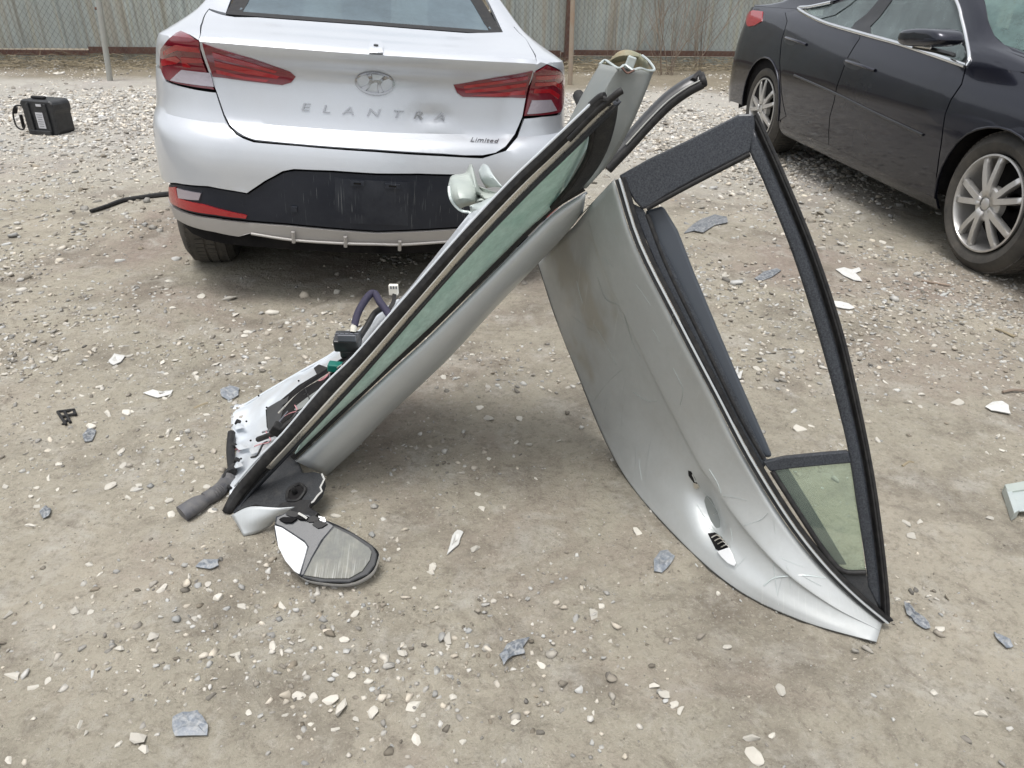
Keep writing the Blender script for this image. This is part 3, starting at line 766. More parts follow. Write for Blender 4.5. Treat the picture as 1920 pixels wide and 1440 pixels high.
def textmesh(s, size=1.0, shear=0, spacing=1.0, ext=0):
    cu = bpy.data.curves.new('t', 'FONT'); cu.body = s; cu.size = size; cu.align_x = 'CENTER'; cu.align_y = 'CENTER'; cu.space_character = spacing; cu.shear = shear
    cu.resolution_u = 3; cu.extrude = ext
    o = bpy.data.objects.new('t', cu); col.objects.link(o); dg = bpy.context.evaluated_depsgraph_get()
    me = bpy.data.meshes.new_from_object(o.evaluated_get(dg)); bpy.data.objects.remove(o); V = [tuple(v.co) for v in me.vertices]; Fc = [tuple(p.vertices) for p in me.polygons]
    bpy.data.meshes.remove(me); return V, Fc
def wheel(parent, c, axis, r, rim, width, spokes, visible=True, squash=0.0, mtT=None):
    """tyre + rim; axis points outwards"""
    ax = Vector(axis).normalized(); u_ = Vector((0, 0, 1)); u_ = (u_-ax*u_.dot(ax)).normalized(); w_ = ax.cross(u_); c = Vector(c)
    seg = 72
    def P_(a, rad, off):
        p = c + ax*off + (u_*math.cos(a)+w_*math.sin(a))*rad
        if p.z < .004: p.z = .004
        return p
    hw = width/2
    prof = [(rim*.96, -.03), (rim+.004, -.006), (rim+.02, .008), ((rim+r)/2, .016), (r-.035, .006), (r-.014, -.012), (r-.003, -.032), (r, -.05), (r, -width+.04), (r-.004, -width+.02), (r-.03, -width-.01), (rim, -width+.01)]
    V = []; Fc = []; np_ = len(prof)
    for k in range(seg):
        a = 2*math.pi*k/seg
        for rad, of in prof: V.append(P_(a, rad, of))
    for k in range(seg):
        for i in range(np_-1): Fc.append((k*np_+i, k*np_+i+1, ((k+1) % seg)*np_+i+1, ((k+1) % seg)*np_+i))
    ty = mk('tyre', V, Fc, M['tyre'], parent, sharp=40); WM['tyre_last'] = None
    # tread blocks
    V = []; Fc = []; nb = 70
    for k in range(nb):
        a = 2*math.pi*k/nb
        for j, (o0, o1) in enumerate(((-.020, -.048), (-.056, -width*.5+.006), (-width*.5-.006, -width+.058), (-width+.050, -width+.014))):
            sk = .012 if j in (0, 1) else -.012; da = .036
            b0 = len(V); rr = (r-.006 if j in (0, 3) else r+.001)
            for (aa, oo) in ((a, o0), (a+da*2, o0), (a+da*2+sk, o1), (a+sk, o1)):
                V.append(P_(aa, rr-.006, oo)); 
            for (aa, oo) in ((a, o0), (a+da*2, o0), (a+da*2+sk, o1), (a+sk, o1)):
                V.append(P_(aa, rr+.004, oo))
            Fc += [(b0+4, b0+5, b0+6, b0+7)] + [(b0+i, b0+(i+1) % 4, b0+4+(i+1) % 4, b0+4+i) for i in range(4)]
    tr = mk('tread', V, Fc, M['tyre'], parent, smooth=False); tr.parent = ty; tr['kind'] = 'stuff'
    tr.matrix_parent_inverse = Matrix.Identity(4)
    # rim barrel + lip
    rp = [(rim*.99, -.004), (rim, .010), (rim*.965, .012), (rim*.93, -.004), (rim*.90, -.03), (rim*.86, -.12), (rim*.2, -.14)]
    V = []; Fc = []; np_ = len(rp)
    for k in range(seg):
        a = 2*math.pi*k/seg
        for rad, of in rp: V.append(c+ax*of+(u_*math.cos(a)+w_*math.sin(a))*rad)
    for k in range(seg):
        for i in range(np_-1): Fc.append((k*np_+i, k*np_+i+1, ((k+1) % seg)*np_+i+1, ((k+1) % seg)*np_+i))
    rm = mk('rim', V, Fc, M['alloy'], parent, sharp=40, mats=[M['alloy'], M['dark']], fm=[1 if (i % (np_-1)) >= 5 else 0 for i in range(len(Fc))])
    if not visible: return ty
    # five paired spokes, hub, nuts
    parts = []
    for k in range(spokes):
        a0 = 2*math.pi*k/spokes+.25
        for sg in (-1, 1):
            pts = []
            for t in np.linspace(0, 1, 7):
                rad = rim*(.16+.79*t); a = a0 + sg*(.13+.11*math.sin(min(1, t*1.3)*math.pi/2)-.02*t)
                pts.append((rad, a, .014-.012*t+.006*math.sin(t*math.pi), rim*(.060-.012*t)))
            V = []; Fq = []
            for (rad, a, of, hw_) in pts:
                for s_, dz_ in ((-1, -.022), (-.75, 0), (.75, 0), (1, -.022)):
                    aa = a+s_*hw_/rad; V.append(c+ax*(of+dz_)+(u_*math.cos(aa)+w_*math.sin(aa))*rad)
            for i in range(6):
                b_ = 4*i; Fq += [(b_, b_+1, b_+5, b_+4), (b_+1, b_+2, b_+6, b_+5), (b_+2, b_+3, b_+7, b_+6)]
            parts.append((V, Fq))
    V, Fc = merge(parts); sp = mk('spokes', V, Fc, M['alloy'], parent, sharp=50); sp.parent = rm; solid(sp, .006)
    hubv, hubf = tubemesh([c-ax*.03, c+ax*.000, c+ax*.007], rim*.37, 30, rfn=lambda t: 1-.14*t*t); h = mk('hub_cap', hubv, hubf, M['alloy'], parent); h.parent = rm
    cv, cf = tubemesh([c, c+ax*.014, c+ax*.017], rim*.13, 20, rfn=lambda t: 1-.2*t*t); cp_ = mk('centre_cap', cv, cf, M['alloy'], parent); cp_.parent = rm
    for k in range(5):
        a = 2*math.pi*k/5+.25; q = c+(u_*math.cos(a)+w_*math.sin(a))*rim*.25
        nv, nf = tubemesh([q-ax*.01, q+ax*.009], .016, 12); nn = mk('wheel_nut', nv, nf, M['dark'], parent); nn.parent = rm
        nv, nf = tubemesh([q+ax*.0, q+ax*.014], .009, 6); nn = mk('wheel_nut', nv, nf, M['alloy'], parent); nn.parent = rm
    return ty

# ---- silver sedan seen from behind
ROLLC, YAW = math.radians(3.61), math.radians(11.96)
wmE = Matrix.Translation((-.5871, 2.9142, -.051)) @ Matrix.Rotation(YAW, 4, 'Z') @ Matrix.Rotation(ROLLC, 4, 'Y')
sedan = thing('silver_sedan', None, 'silver-white sedan seen from behind with dented trunk lid, parked by the fence', 'car', rot=wmE)
#      v    zr    zf    yr    yf    W     rr    rf   bow
EB = Body([(.18, .20, .20, .17, 4.40, .80, .30, .3, .05), (.25, .245, .22, .07, 4.45, .84, .31, .3, .06), (.36, .34, .34, .035, 4.55, .875, .34, .3, .07),
 (.45, .45, .45, .015, 4.60, .895, .36, .3, .08), (.60, .60, .58, .00, 4.62, .905, .38, .35, .09), (.69, .69, .66, .012, 4.58, .905, .38, .4, .09), (.74, .735, .70, .035, 4.5, .90, .38, .4, .09),
 (.77, .762, .74, .085, 4.4, .893, .36, .4, .09), (.88, .865, .80, .115, 4.2, .88, .33, .4, .09), (.97, .955, .86, .130, 3.9, .865, .30, .3, .09),
 (1.05, 1.03, .91, .080, 3.7, .835, .27, .2, .09), (1.075, 1.052, .93, .078, 3.6, .825, .26, .2, .09), (1.10, 1.066, .95, .11, 3.5, .80, .24, .2, .08), (1.25, 1.09, 1.0, .30, 3.4, .765, .2, .2, .07),
 (1.45, 1.125, 1.04, .54, 3.3, .725, .14, .2, .07), (1.75, 1.27, 1.2, .90, 2.95, .63, .12, .2, .06), (2.05, 1.41, 1.40, 1.35, 2.5, .55, .12, .2, .05), (2.3, 1.435, 1.435, 1.8, 2.2, .45, .1, .1, .04)], wmE)
EB.ns = 1.0
tst = EB.P(np.array(0.), np.array(.6), .1) - EB.P(np.array(0.), np.array(.6))
if tst @ np.array([0, -1, 0]) < 0: EB.ns = -1.0
EB.setgrid((-2.6, 2.2), (.18, 2.0))
if (proj(EB.P(np.array(0.), np.array(.6)))[0] < 0): pass
vis = EB.g
def I(*pts): return EB.inv(list(pts))
# if orientation made the wrong side visible, recompute
def dentE(t, v):
    d = -.012*np.exp(-((t-.42)/.12)**2-((v-.845)/.03)**2) + .008*np.exp(-((t-.44)/.10)**2-((v-.80)/.018)**2)
    return d - .006*np.exp(-((t+.1)/.5)**2-((v-.94)/.02)**2)*0
ltop = I((392, 18), (378, 48), (374, 70), (383, 115), (405, 171), (420, 215), (430, 234), (444, 248), (458, 256), (477, 263), (560, 271), (700, 281))
rbot = I((830, 289), (870, 292), (905, 292), (930, 287), (949, 275), (966, 252), (980, 219), (990, 165), (1003, 104), (985, 72), (962, 50))
lidtop = [(.70, 1.42), (.3, 1.425), (0, 1.43), (-.4, 1.425), (-.78, 1.42), (-.93, 1.40)]
lidpoly = ltop + rbot + lidtop
lid = panel('trunk_lid', EB, lidpoly, M['paint_silver'], sedan, dent=dentE, step=.035)
# bumper cover: mirrored from the left side
lamp_bl = I((300, 128), (312, 152), (335, 160), (370, 168), (405, 173))
seam = I((420, 217), (430, 237), (443, 251), (457, 259), (476, 266), (560, 273), (700, 284))
gl_ = seam[-1][1]
btop = [(-2.55, lamp_bl[0][1]+.02), (-2.2, lamp_bl[0][1])] + [p for p in lamp_bl] + seam
blow = I((700, 326), (625, 321), (551, 318), (530, 322), (497, 340), (463, 363), (390, 350), (330, 344), (312, 343))
blow[0] = (0.0, blow[0][1]); seam[-1] = (0.0, seam[-1][1]); btop[-1] = seam[-1]
leftb = btop + blow + [(-2.0, blow[-1][1]), (-2.22, .40), (-2.3, .52), (-2.42, .64), (-2.55, .70)]
nb_ = len(btop); lefttail = leftb[nb_+len(blow):]
half = blow + lefttail + btop         # centre bottom -> outside -> centre top
rt_top = I((830, 292), (905, 296), (948, 282), (970, 256), (983, 222)) + I((1018, 218), (1051, 214), (1059, 182))
rt_top += [(2.2, rt_top[-1][1]), (2.55, rt_top[-1][1]+.02)]
panel('bumper_cover', EB, half + rt_top + [(-t, v) for t, v in (blow+lefttail)[::-1]][:-1], M['paint_silver'], sedan, step=.04)
# dark lower insert
itop = [(p[0], p[1]-.004) for p in blow]
ibot = I((314, 386), (345, 398), (400, 408), (463, 416), (540, 422), (634, 431), (700, 436)); ibot[-1] = (0.0, ibot[-1][1])
ins = ibot + itop
half = itop + ibot                    # centre top -> outside -> centre bottom
panel('lower_insert', EB, half + [(-t, v) for t, v in half[::-1]][1:-1], M['insert'], sedan, off=-.010, step=.035)
pc = I((626, 333), (770, 342), (766, 426), (628, 420))
panel('plate_recess', EB, pc, M['insert2'], sedan, off=-.0085, step=.03, fold=.003)
for a, b, c_, d in (((657, 339), (683, 340), (683, 349), (657, 348)), ((723, 344), (750, 346), (750, 355), (723, 353))):
    sl = panel('screw_slot', EB, I(a, b, c_, d), M['insert2'], sedan, off=.001, inset=0, step=.02, fold=.006)
    x0, y0 = a; panel('screw_hole', EB, I((x0+6, y0+3), (x0+20, y0+4), (x0+20, y0+7), (x0+6, y0+6)), M['dark'], sedan, off=.003, inset=0, step=.02, fold=.003)
panel('sensor_dimple', EB, I((545, 388), (556, 389), (556, 398), (545, 397)), M['insert2'], sedan, off=-.002, inset=0, step=.02)
o = panel('reflector', EB, I((314, 351), (327, 351), (331, 371), (380, 384), (462, 405), (460, 411), (400, 403), (333, 389), (317, 380)), M['red_bright'], sedan, off=-.004, inset=0, step=.02, fold=.006)
c = panel('fog_lens', EB, I((329, 353), (375, 363), (371, 376), (332, 372)), M['clear'], sedan, off=-.004, inset=0, step=.02, fold=.006)
rfl = [(-t, v) for t, v in I((314, 351), (327, 351), (331, 371), (380, 384), (462, 405), (460, 411), (400, 403), (333, 389), (317, 380))]
panel('reflector', EB, rfl[::-1], M['red_bright'], sedan, off=-.004, inset=0, step=.02, fold=.006)
# valance
vt = [(p[0], p[1]-.004) for p in ibot]
vb = I((643, 459), (551, 453), (472, 439), (447, 446), (400, 437), (334, 416)) + [(-2.0, .33)]; vb = [(0.0, vb[0][1])] + vb
half = vb + [(-2.0, vt[0][1])] + vt
panel('valance', EB, half + [(-t, v) for t, v in half[::-1]][1:-1], M['valance'], sedan, off=-.006, step=.035)
lip = I((472, 437), (551, 449), (643, 455)); lip += [(0.0, lip[-1][1]), (.25, lip[-1][1]), (.9, lip[0][1]), (1.0, lip[0][1]+.02)]
pth = [Vector(EB.P(np.array(t), np.array(v), .006*EB.ns)) for t, v in lip]
tube('valance_lip', pth, .006, M['valance'], sedan, n=4)
for px, py in ((551, 447), (648, 455), (749, 462), (838, 466)):
    (t, v), = I((px, py-3)); q = [Vector(EB.P(np.array(t), np.array(v+dv), .008*EB.ns)) for dv in (-.022, .022)]
    tube('valance_rib', q, .008, M['valance'], sedan, seg=6)
# underbody closing panel
box('underbody', wmE @ Vector((0, 2.35, .42)), (1.12, 4.2, .25), M['dark'], sedan, R=wmE.to_3x3())
box('floor_pan', wmE @ Vector((0, 2.4, .58)), (1.70, 4.0, .04), M['dark'], sedan, R=wmE.to_3x3(), bev=0)
# lamps
def lamp(poly, name, clear, bars, darkpoly=None):
    o = panel(name, EB, I(*poly), M['red_dark'], sedan, off=.004, step=.025)
    for b in bars:
        c = panel('light_bar', EB, I(*b), M['red_bright'], sedan, off=.006, inset=0, step=.02, fold=.004); c.parent = o
    if clear:
        c = panel('reversing_lens', EB, I(*clear), M['clear'], sedan, off=.008, inset=0, step=.02, fold=.004); c.parent = o
lamp([(302, 92), (318, 72), (340, 59), (374, 77), (382, 117), (403, 169), (370, 165), (330, 157), (311, 149), (301, 126)], 'tail_lamp', [(343, 131), (396, 137), (402, 163), (322, 151)],
     [[(307, 96), (330, 84), (372, 90), (376, 97), (333, 93), (310, 104)], [(304, 112), (330, 104), (340, 112), (333, 120), (306, 124)], [(340, 106), (378, 108), (382, 116), (352, 117), (360, 127), (345, 126)]])
lamp([(379, 79), (470, 108), (545, 133), (556, 144), (547, 156), (530, 161), (460, 153), (399, 145)], 'tail_lamp', None,
     [[(398, 96), (470, 116), (520, 133), (516, 137), (466, 123), (401, 106)], [(402, 112), (468, 128), (525, 143), (520, 148), (462, 138), (404, 124)], [(405, 130), (460, 144), (505, 150), (500, 154), (460, 149), (407, 138)]])
lamp([(1000, 136), (1026, 121), (1050, 133), (1058, 147), (1058, 176), (1050, 211), (982, 218), (990, 175)], 'tail_lamp', [(996, 188), (1031, 187), (1042, 207), (987, 214)],
     [[(1004, 141), (1048, 139), (1050, 145), (1004, 148)], [(1003, 154), (1040, 152), (1052, 160), (1050, 168), (1036, 159), (1002, 161)], [(1001, 167), (1030, 166), (1048, 178), (1045, 186), (1028, 174), (999, 175)]])
lamp([(849, 158), (925, 145), (999, 132), (985, 185), (867, 183), (856, 175)], 'tail_lamp', None,
     [[(868, 161), (930, 151), (990, 141), (989, 147), (930, 157), (870, 166)], [(870, 170), (930, 163), (987, 154), (985, 162), (930, 170), (872, 175)], [(880, 179), (930, 175), (984, 169), (983, 178), (930, 181)]])
# rear quarters between lid, lamps and glass
ql = I((405, 169), (383, 115), (373, 78), (340, 59), (318, 72), (302, 92), (300, 126))
qs = [(-2.2, ql[-1][1])]
quarter = I((373, 76), (376, 48), (392, 16)) + [(-1.0, 1.44), (-1.3, 1.9), (-2.0, 1.9), (-2.1, 1.3), (-2.2, .9), (-2.2, ql[-1][1])] + I((300, 124), (302, 92), (318, 72), (340, 59))
panel('rear_quarter', EB, quarter, M['paint_silver'], sedan, step=.04)
qr = I((1000, 135), (1004, 103), (985, 72), (964, 50)) + [(1.0, 1.44), (1.3, 1.9), (2.0, 1.9), (2.1, 1.3), (2.2, .9)] + I((1058, 150), (1050, 132), (1026, 121))
panel('rear_quarter', EB, qr, M['paint_silver'], sedan, step=.04)
# sides, roof, glass
arch = [(2.0, .30)]
def tY(body, Yv, v):
    q = body.par(np.array(v)); y0 = q[2]+q[7]+q[5]*1.15; y1 = q[3]-q[6]*1.3
    return 2+(Yv-y0)/(y1-y0)
for sg in (-1, 1):
    ar_ = []
    for a in np.linspace(0, math.pi, 13):
        yy, zz = 1.04-.0+.36*math.cos(math.pi-a)*-1, .33+.37*math.sin(a); ar_.append((yy, zz))
    side = [(4.3, .25), (4.3, .88), (1.0, .93), (.68, .88)] 
    pts = [(tY(EB, y, z), z) for (y, z) in ([(y, z) for y, z in ar_[::1]] if False else [])]
    sp = [(tY(EB, 1.42, .27), .27)] + [(tY(EB, 1.04+.37*math.cos(a), .33+.37*math.sin(a)), .33+.37*math.sin(a)) for a in np.linspace(.1, math.pi-.75, 10)]
    sp += [(2.42, .66), (2.22, lamp_bl[0][1]), (2.2, .9), (2.1, 1.3), (2.0, 1.44), (3.0, 1.44), (3.0, .27)]
    sp = [(a*sg, b) for a, b in sp]
    if sg < 0: sp = sp[::-1]
    panel('side_panel', EB, sp, M['paint_silver'], sedan, step=.09, inset=.001)
gpoly = [(-.93, 1.455), (0, 1.465), (.93, 1.455), (.93, 2.0), (-.93, 2.0)]
panel('rear_window', EB, gpoly, M['glass_car'], sedan, off=-.004, step=.08, inset=0)
fr_ = [(-1.0, 1.435), (-.5, 1.44), (0, 1.445), (.5, 1.44), (1.0, 1.435), (1.0, 1.475), (.5, 1.478), (0, 1.48), (-.5, 1.478), (-1.0, 1.475)]
panel('window_seal', EB, fr_, M['rubber'], sedan, off=-.002, step=.05, inset=0)
for sg in (-1, 1):
    r_ = [(.9*sg, 1.46), (1.02*sg, 1.46), (1.02*sg, 2.02), (.9*sg, 2.02)]
    panel('window_seal', EB, r_, M['rubber'], sedan, off=-.002, step=.05, inset=0)
    panel('side_window', EB, [(2.0*sg, 1.45), (2.9*sg, 1.45), (2.9*sg, 2.0), (2.0*sg, 2.0)], M['glass_car'], sedan, step=.1, off=-.004)
panel('roof', EB, [(-5, 2.01), (5, 2.01), (5, 2.29), (-5, 2.29)], M['paint_silver'], sedan, step=.12, inset=0)
box('cabin_floor', wmE @ Vector((0, 2.2, .62)), (1.5, 2.6, .1), M['dark'], sedan, R=wmE.to_3x3())
box('parcel_shelf', wmE @ Vector((0, .85, 1.04)), (1.25, .5, .03), M['dark'], sedan, R=wmE.to_3x3())
for x in (-.42, 0, .42):
    box('headrest', wmE @ Vector((x, 1.15, 1.16)), (.24, .1, .16), M['seat'], sedan, R=wmE.to_3x3(), bev=.04)
box('rear_seat', wmE @ Vector((0, 1.25, .85)), (1.2, .2, .45), M['seat'], sedan, R=wmE.to_3x3(), bev=.05)
# shallow dark shell behind the gaps
for sg in (-1, 1):
    panel('inner_shell', EB, [(0, .26), (2.3*sg, .30), (2.3*sg, .62), (2.2*sg, 1.0), (1.9*sg, 1.4), (0, 1.42)], M['dark'], sedan, off=-.03, step=.1, inset=0, fold=0)
# wheels stand on the ground even though the body leans
ax = wmE.to_3x3() @ Vector((1, 0, 0)); ax.z = 0; ax.normalize()
cL = atz(372, 470); cL = Vector(wmE @ Vector((-.80, 1.02, 0))); cL.z = .322
cL = atz(378, 480); cL.z = .322; wheel(sedan, cL, (-ax+Vector((0, 0, .08))).normalized(), .326, .20, .20, 5)
cR_ = Vector(wmE @ Vector((.80, 1.02, 0))); cR_.z = .30; wheel(sedan, cR_+ax*.03, ax, .30, .20, .21, 5)
for sg in (-1, 1):
    cf = Vector(wmE @ Vector((.80*sg, 3.72, 0))); cf.z = .322; wheel(sedan, cf+ax*sg*.03, ax*sg, .325, .20, .21, 5, visible=False)
# badge, camera, lettering mapped on to the lid
def onlid(V, px, py, wpx, refw, dz=.004, rot=0, pts=None):
    (t0, v0), = I((px, py)); (t1, v1), = I((px+wpx/2, py+wpx/2*math.tan(rot)));
    P0 = Vector(EB.P(np.array(t0), np.array(v0))); P1 = Vector(EB.P(np.array(t1), np.array(v1))); sx = (P1-P0).length/(refw/2)
    A_ = (Vector(EB.P(np.array(t0+.01), np.array(v0)))-P0).normalized(); B_ = (Vector(EB.P(np.array(t0), np.array(v0+.01)))-P0); B_ = (B_-A_*B_.dot(A_)).normalized()
    nn = A_.cross(B_); 
    if nn.dot(EYE-P0) < 0: nn = -nn
    R_ = A_ if A_.x > 0 else -A_; res = []
    e = .01; dt = (Vector(EB.P(np.array(t0+e), np.array(v0)))-P0).length/e; dv = (Vector(EB.P(np.array(t0), np.array(v0+e)))-P0).length/e
    for v in V:
        t = t0 + v[0]*sx/dt; vv = v0 + (v[1]*sx)/dv + v[0]*sx/dt*(v1-v0)/(t1-t0+1e-9)
        res.append(tuple(EB.P(np.array(t), np.array(vv), (dz+v[2]*sx)*EB.ns)))
    return res
def ringmesh(rx, ry, wd, n=48, z=.03, arc=(0, 2*math.pi)):
    V = []; Fc = []
    for i in range(n+1):
        a = arc[0]+(arc[1]-arc[0])*i/n; c, s_ = math.cos(a), math.sin(a)
        for k, zz in ((1, 0), (1, z), (1-wd, z), (1-wd, 0)):
            V.append((c*(rx*1 if k == 1 else rx-wd), s_*(ry if k == 1 else ry-wd), zz))
        if i < n: b = 4*i; Fc += [(b, b+4, b+5, b+1), (b+1, b+5, b+6, b+2), (b+2, b+6, b+7, b+3)]
    return V, Fc
def barmesh(P_, w0, z=.03):
    V = []; Fc = []; P_ = cr1(P_, 8); k = len(P_)
    for i, p in enumerate(P_):
        t = P_[min(i+1, k-1)]-P_[max(i-1, 0)]; t = t/np.linalg.norm(t); nrm_ = np.array([-t[1], t[0]]); ww = w0*(1-.35*math.sin(math.pi*i/(k-1))) if w0 > 0 else -w0
        for s_, zz in ((-1, 0), (-.8, z), (.8, z), (1, 0)): V.append((p[0]+nrm_[0]*ww*s_, p[1]+nrm_[1]*ww*s_, zz))
        if i < k-1: b = 4*i; Fc += [(b, b+4, b+5, b+1), (b+1, b+5, b+6, b+2), (b+2, b+6, b+7, b+3)]
    return V, Fc
em = [ringmesh(1, .58, .10, z=.06), barmesh([(-.62, -.36), (-.36, -.18), (-.20, .10), (-.30, .44)], .14, .06), barmesh([(.62, .36), (.36, .18), (.20, -.10), (.30, -.44)], .14, .06),
      barmesh([(-.30, -.06), (0, .07), (.30, .06)], .10, .06)]
V, Fc = merge(em); mk('badge', onlid(V, 703, 155, 74, 2.0, .002, rot=math.radians(4)), Fc, M['badge'], sedan, sharp=30)
disc = [(math.cos(a)*.93, math.sin(a)*.5, .0) for a in np.linspace(0, 2*math.pi, 40, endpoint=False)]
mk('badge_plate', onlid(disc, 703, 155, 74, 2.0, .0015, rot=math.radians(4)), [tuple(range(40))], M['paint_silver'], sedan)
V, Fc = textmesh('ELANTRA', 1, .25, 2.35, .03)
x_ = [v[0] for v in V]; rw = max(x_)-min(x_); V = [(v[0]-(max(x_)+min(x_))/2, v[1]*.60, v[2]*.6+.03) for v in V]
mk('lettering', onlid(V, 703, 212, 262, rw, .001, rot=math.radians(3.2)), Fc, M['badge'], sedan, smooth=False)
V, Fc = textmesh('Limited', 1, .2, 1.05, .03); x_ = [v[0] for v in V]; rw = max(x_)-min(x_); V = [(v[0]-(max(x_)+min(x_))/2, v[1], v[2]+.03) for v in V]
mk('lettering', onlid(V, 909, 264, 54, rw, .001, rot=math.radians(3)), Fc, M['badge'], sedan, smooth=False)
panel('camera_housing', EB, I((695, 81), (714, 81), (718, 90), (718, 101), (692, 100), (692, 88)), M['paint_silver'], sedan, off=.010, inset=0, step=.015, fold=.012)
(t0, v0), = I((705, 91)); c0_ = Vector(EB.P(np.array(t0), np.array(v0), .010*EB.ns)); nrm0 = (Vector(EB.P(np.array(t0), np.array(v0), .02*EB.ns))-c0_).normalized()
tube('camera_lens', [c0_-nrm0*.002, c0_+nrm0*.004], .009, M['plastic'], sedan, seg=16)

# ---- dark sedan on the right, its near side facing the camera
MY = .1175; D_ = Vector((math.sin(MY), -math.cos(MY), 0)); Rt = Vector((-math.cos(MY), -math.sin(MY), 0))
WF = Vector((2.2733, 3.5633, 0)); orig = WF - Rt*.90 - D_*3.80
wmM = Matrix((( Rt.x, D_.x, 0, orig.x), (Rt.y, D_.y, 0, orig.y), (0, 0, 1, 0), (0, 0, 0, 1)))
dcar = thing('dark_sedan', None, 'dark blue-black sedan with chrome window trim parked on the right, only its side in view', 'car', rot=wmM)
MB = Body([(.17, .19, .17, .14, 4.72, .85, .25, .3, .06), (.25, .25, .24, .06, 4.80, .893, .28, .35, .07), (.45, .45, .42, .0, 4.86, .915, .32, .42, .08), (.60, .62, .58, .0, 4.86, .921, .34, .45, .09),
 (.70, .735, .665, .005, 4.82, .917, .34, .5, .10), (.78, .82, .735, .02, 4.75, .904, .33, .5, .10), (.85, .90, .80, .035, 4.65, .884, .31, .5, .10), (.92, .985, .86, .055, 4.50, .860, .28, .5, .10), (.97, 1.035, .91, .075, 4.25, .838, .26, .4, .09), (1.0, 1.058, .935, .10, 4.1, .824, .24, .4, .09),
 (1.02, 1.065, .955, .20, 3.95, .815, .22, .35, .08), (1.06, 1.085, .985, .50, 3.65, .79, .2, .3, .08), (1.20, 1.23, 1.16, .92, 3.30, .715, .2, .25, .07), (1.36, 1.385, 1.36, 1.38, 2.80, .62, .2, .2, .06), (1.42, 1.44, 1.43, 1.75, 2.45, .54, .2, .2, .06), (1.46, 1.455, 1.455, 2.1, 2.2, .35, .1, .1, .03)], wmM)
MB.ns = 1.0
tst = MB.P(np.array(2.5), np.array(.6), .1) - MB.P(np.array(2.5), np.array(.6))
if tst @ np.array(Rt) < 0: MB.ns = -1.0
MB.setgrid((.2, 4.6), (.17, 1.44), 500, 220)
def J_(*pts): return MB.inv(list(pts))
pb = M['paint_black']
belt = [(1497, 17), (1542, 41), (1612, 62), (1698, 86), (1811, 124)]
beltq = J_(*belt)
sC = J_((1476, 40), (1465, 78), (1462, 117), (1465, 170), (1474, 218), (1496, 249))      # rear edge of the rear door
sB = J_((1612, 72), (1600, 90), (1589, 109), (1569, 163), (1556, 218), (1554, 272))      # between the doors
sA = J_((1811, 126), (1783, 187), (1768, 241), (1760, 300), (1752, 373))
wtr = J_((1818, 108), (1812, 70), (1804, 36), (1794, 2)); wsb = J_((1846, 2), (1853, 40), (1864, 66), (1884, 84), (1916, 93))
ex = lambda a, b, v: (b[0]+(a[0]-b[0])*0+(b[0]-a[0])/(b[1]-a[1]+1e-6)*(v-b[1]), v)
wtop = ex(wtr[1], wtr[3], 1.37); wstop = ex(wsb[1], wsb[0], 1.37)
rd = sC + J_((1525, 261)) + [sB[-1]] + sB[::-1][1:] + [beltq[2], beltq[1], beltq[0]]
panel('rear_door', MB, rd, pb, dcar, step=.07, ts=2.0)
fd = [sB[-1]] + J_((1650, 320)) + [sA[-1]] + sA[::-1][1:] + [beltq[4], beltq[3], beltq[2]] + sB[:-1]
panel('front_door', MB, fd, pb, dcar, step=.07, ts=2.0)
archF = [(tY(MB, 3.80+.385*math.cos(a), .33+.385*math.sin(a)), None) for a in ()]
def arcp(Yc, R_, a0, a1, n):
    o_ = []
    for a in np.linspace(a0, a1, n):
        z = .34+R_*math.sin(a); yy = Yc+R_*math.cos(a)
        v = np.interp(z, [.17, .3, .6, .75, .9], [.17, .31, .60, .735, .86]); o_.append((tY(MB, yy, v), v))
    return o_
aF = arcp(3.80, .375, math.pi+.12, 0-.1, 18)   # rear foot over the top to the front foot
aR = arcp(1.07, .365, math.pi+.1, -.1, 18)
fend = [sA[-1], (aF[0][0]-.0, .27)] + aF + [(aF[-1][0]+.05, .25), (3.2, .25), (3.9, .30), (3.9, .80), (3.4, .90), (3.0, .935), (beltq[4][0]+.10, .985), beltq[4]] + sA[:-1]
panel('front_fender', MB, fend, pb, dcar, step=.07, ts=2.0)
qp = [sC[0], sC[1], sC[2], sC[3], sC[4], (aR[-1][0], aR[-1][1]+.0)] + aR[::-1][1:] + [(1.75, .27), (1.0, .26), (.6, .3), (.6, .88), (1.2, .93), (1.55, .97), (1.9, .99), (2.0, 1.0), (beltq[0][0], beltq[0][1])]
panel('rear_quarter', MB, qp, pb, dcar, step=.06, ts=1.2)
tlm = J_((1403, 26), (1416, 20), (1431, 22), (1429, 40), (1415, 48), (1404, 50))
rock = [sC[-1], (sC[-1][0]-.03, .25), (sC[-1][0], .18)] + [(sA[-1][0], .18), (aF[0][0], .22), sA[-1], sB[-1]]
panel('rocker_panel', MB, [(aR[-1][0]+.0, .20), (aF[0][0]+.0, .19), (aF[0][0], .262), sA[-1], J_((1650, 320))[0], sB[-1], J_((1525, 261))[0], sC[-1], sC[-2], (aR[-1][0], .34)], pb, dcar, off=-.006, step=.06, ts=2.0)
panel('trunk_lid', MB, [(-1.2, .95), (1.2, .95), (1.3, 1.0), (.95, 1.055), (-.95, 1.055), (-1.3, 1.0)], pb, dcar, step=.08)
panel('bumper_cover', MB, [(-1.8, .3), (.59, .27), (.59, .90), (-1.8, .93)], pb, dcar, step=.08)
panel('hood', MB, [(3.42, .91), (4.2, .80), (5.0, .78), (5.0, 1.0), (4.1, 1.04), (3.6, 1.0), (wsb[4][0], wsb[4][1]-.01), (3.05, .945)], pb, dcar, step=.08, ts=1.2)
panel('front_bumper', MB, [(3.905, .24), (5, .24), (5, .77), (4.2, .79), (3.905, .80)], pb, dcar, step=.1)
gm = M['glass_mal']
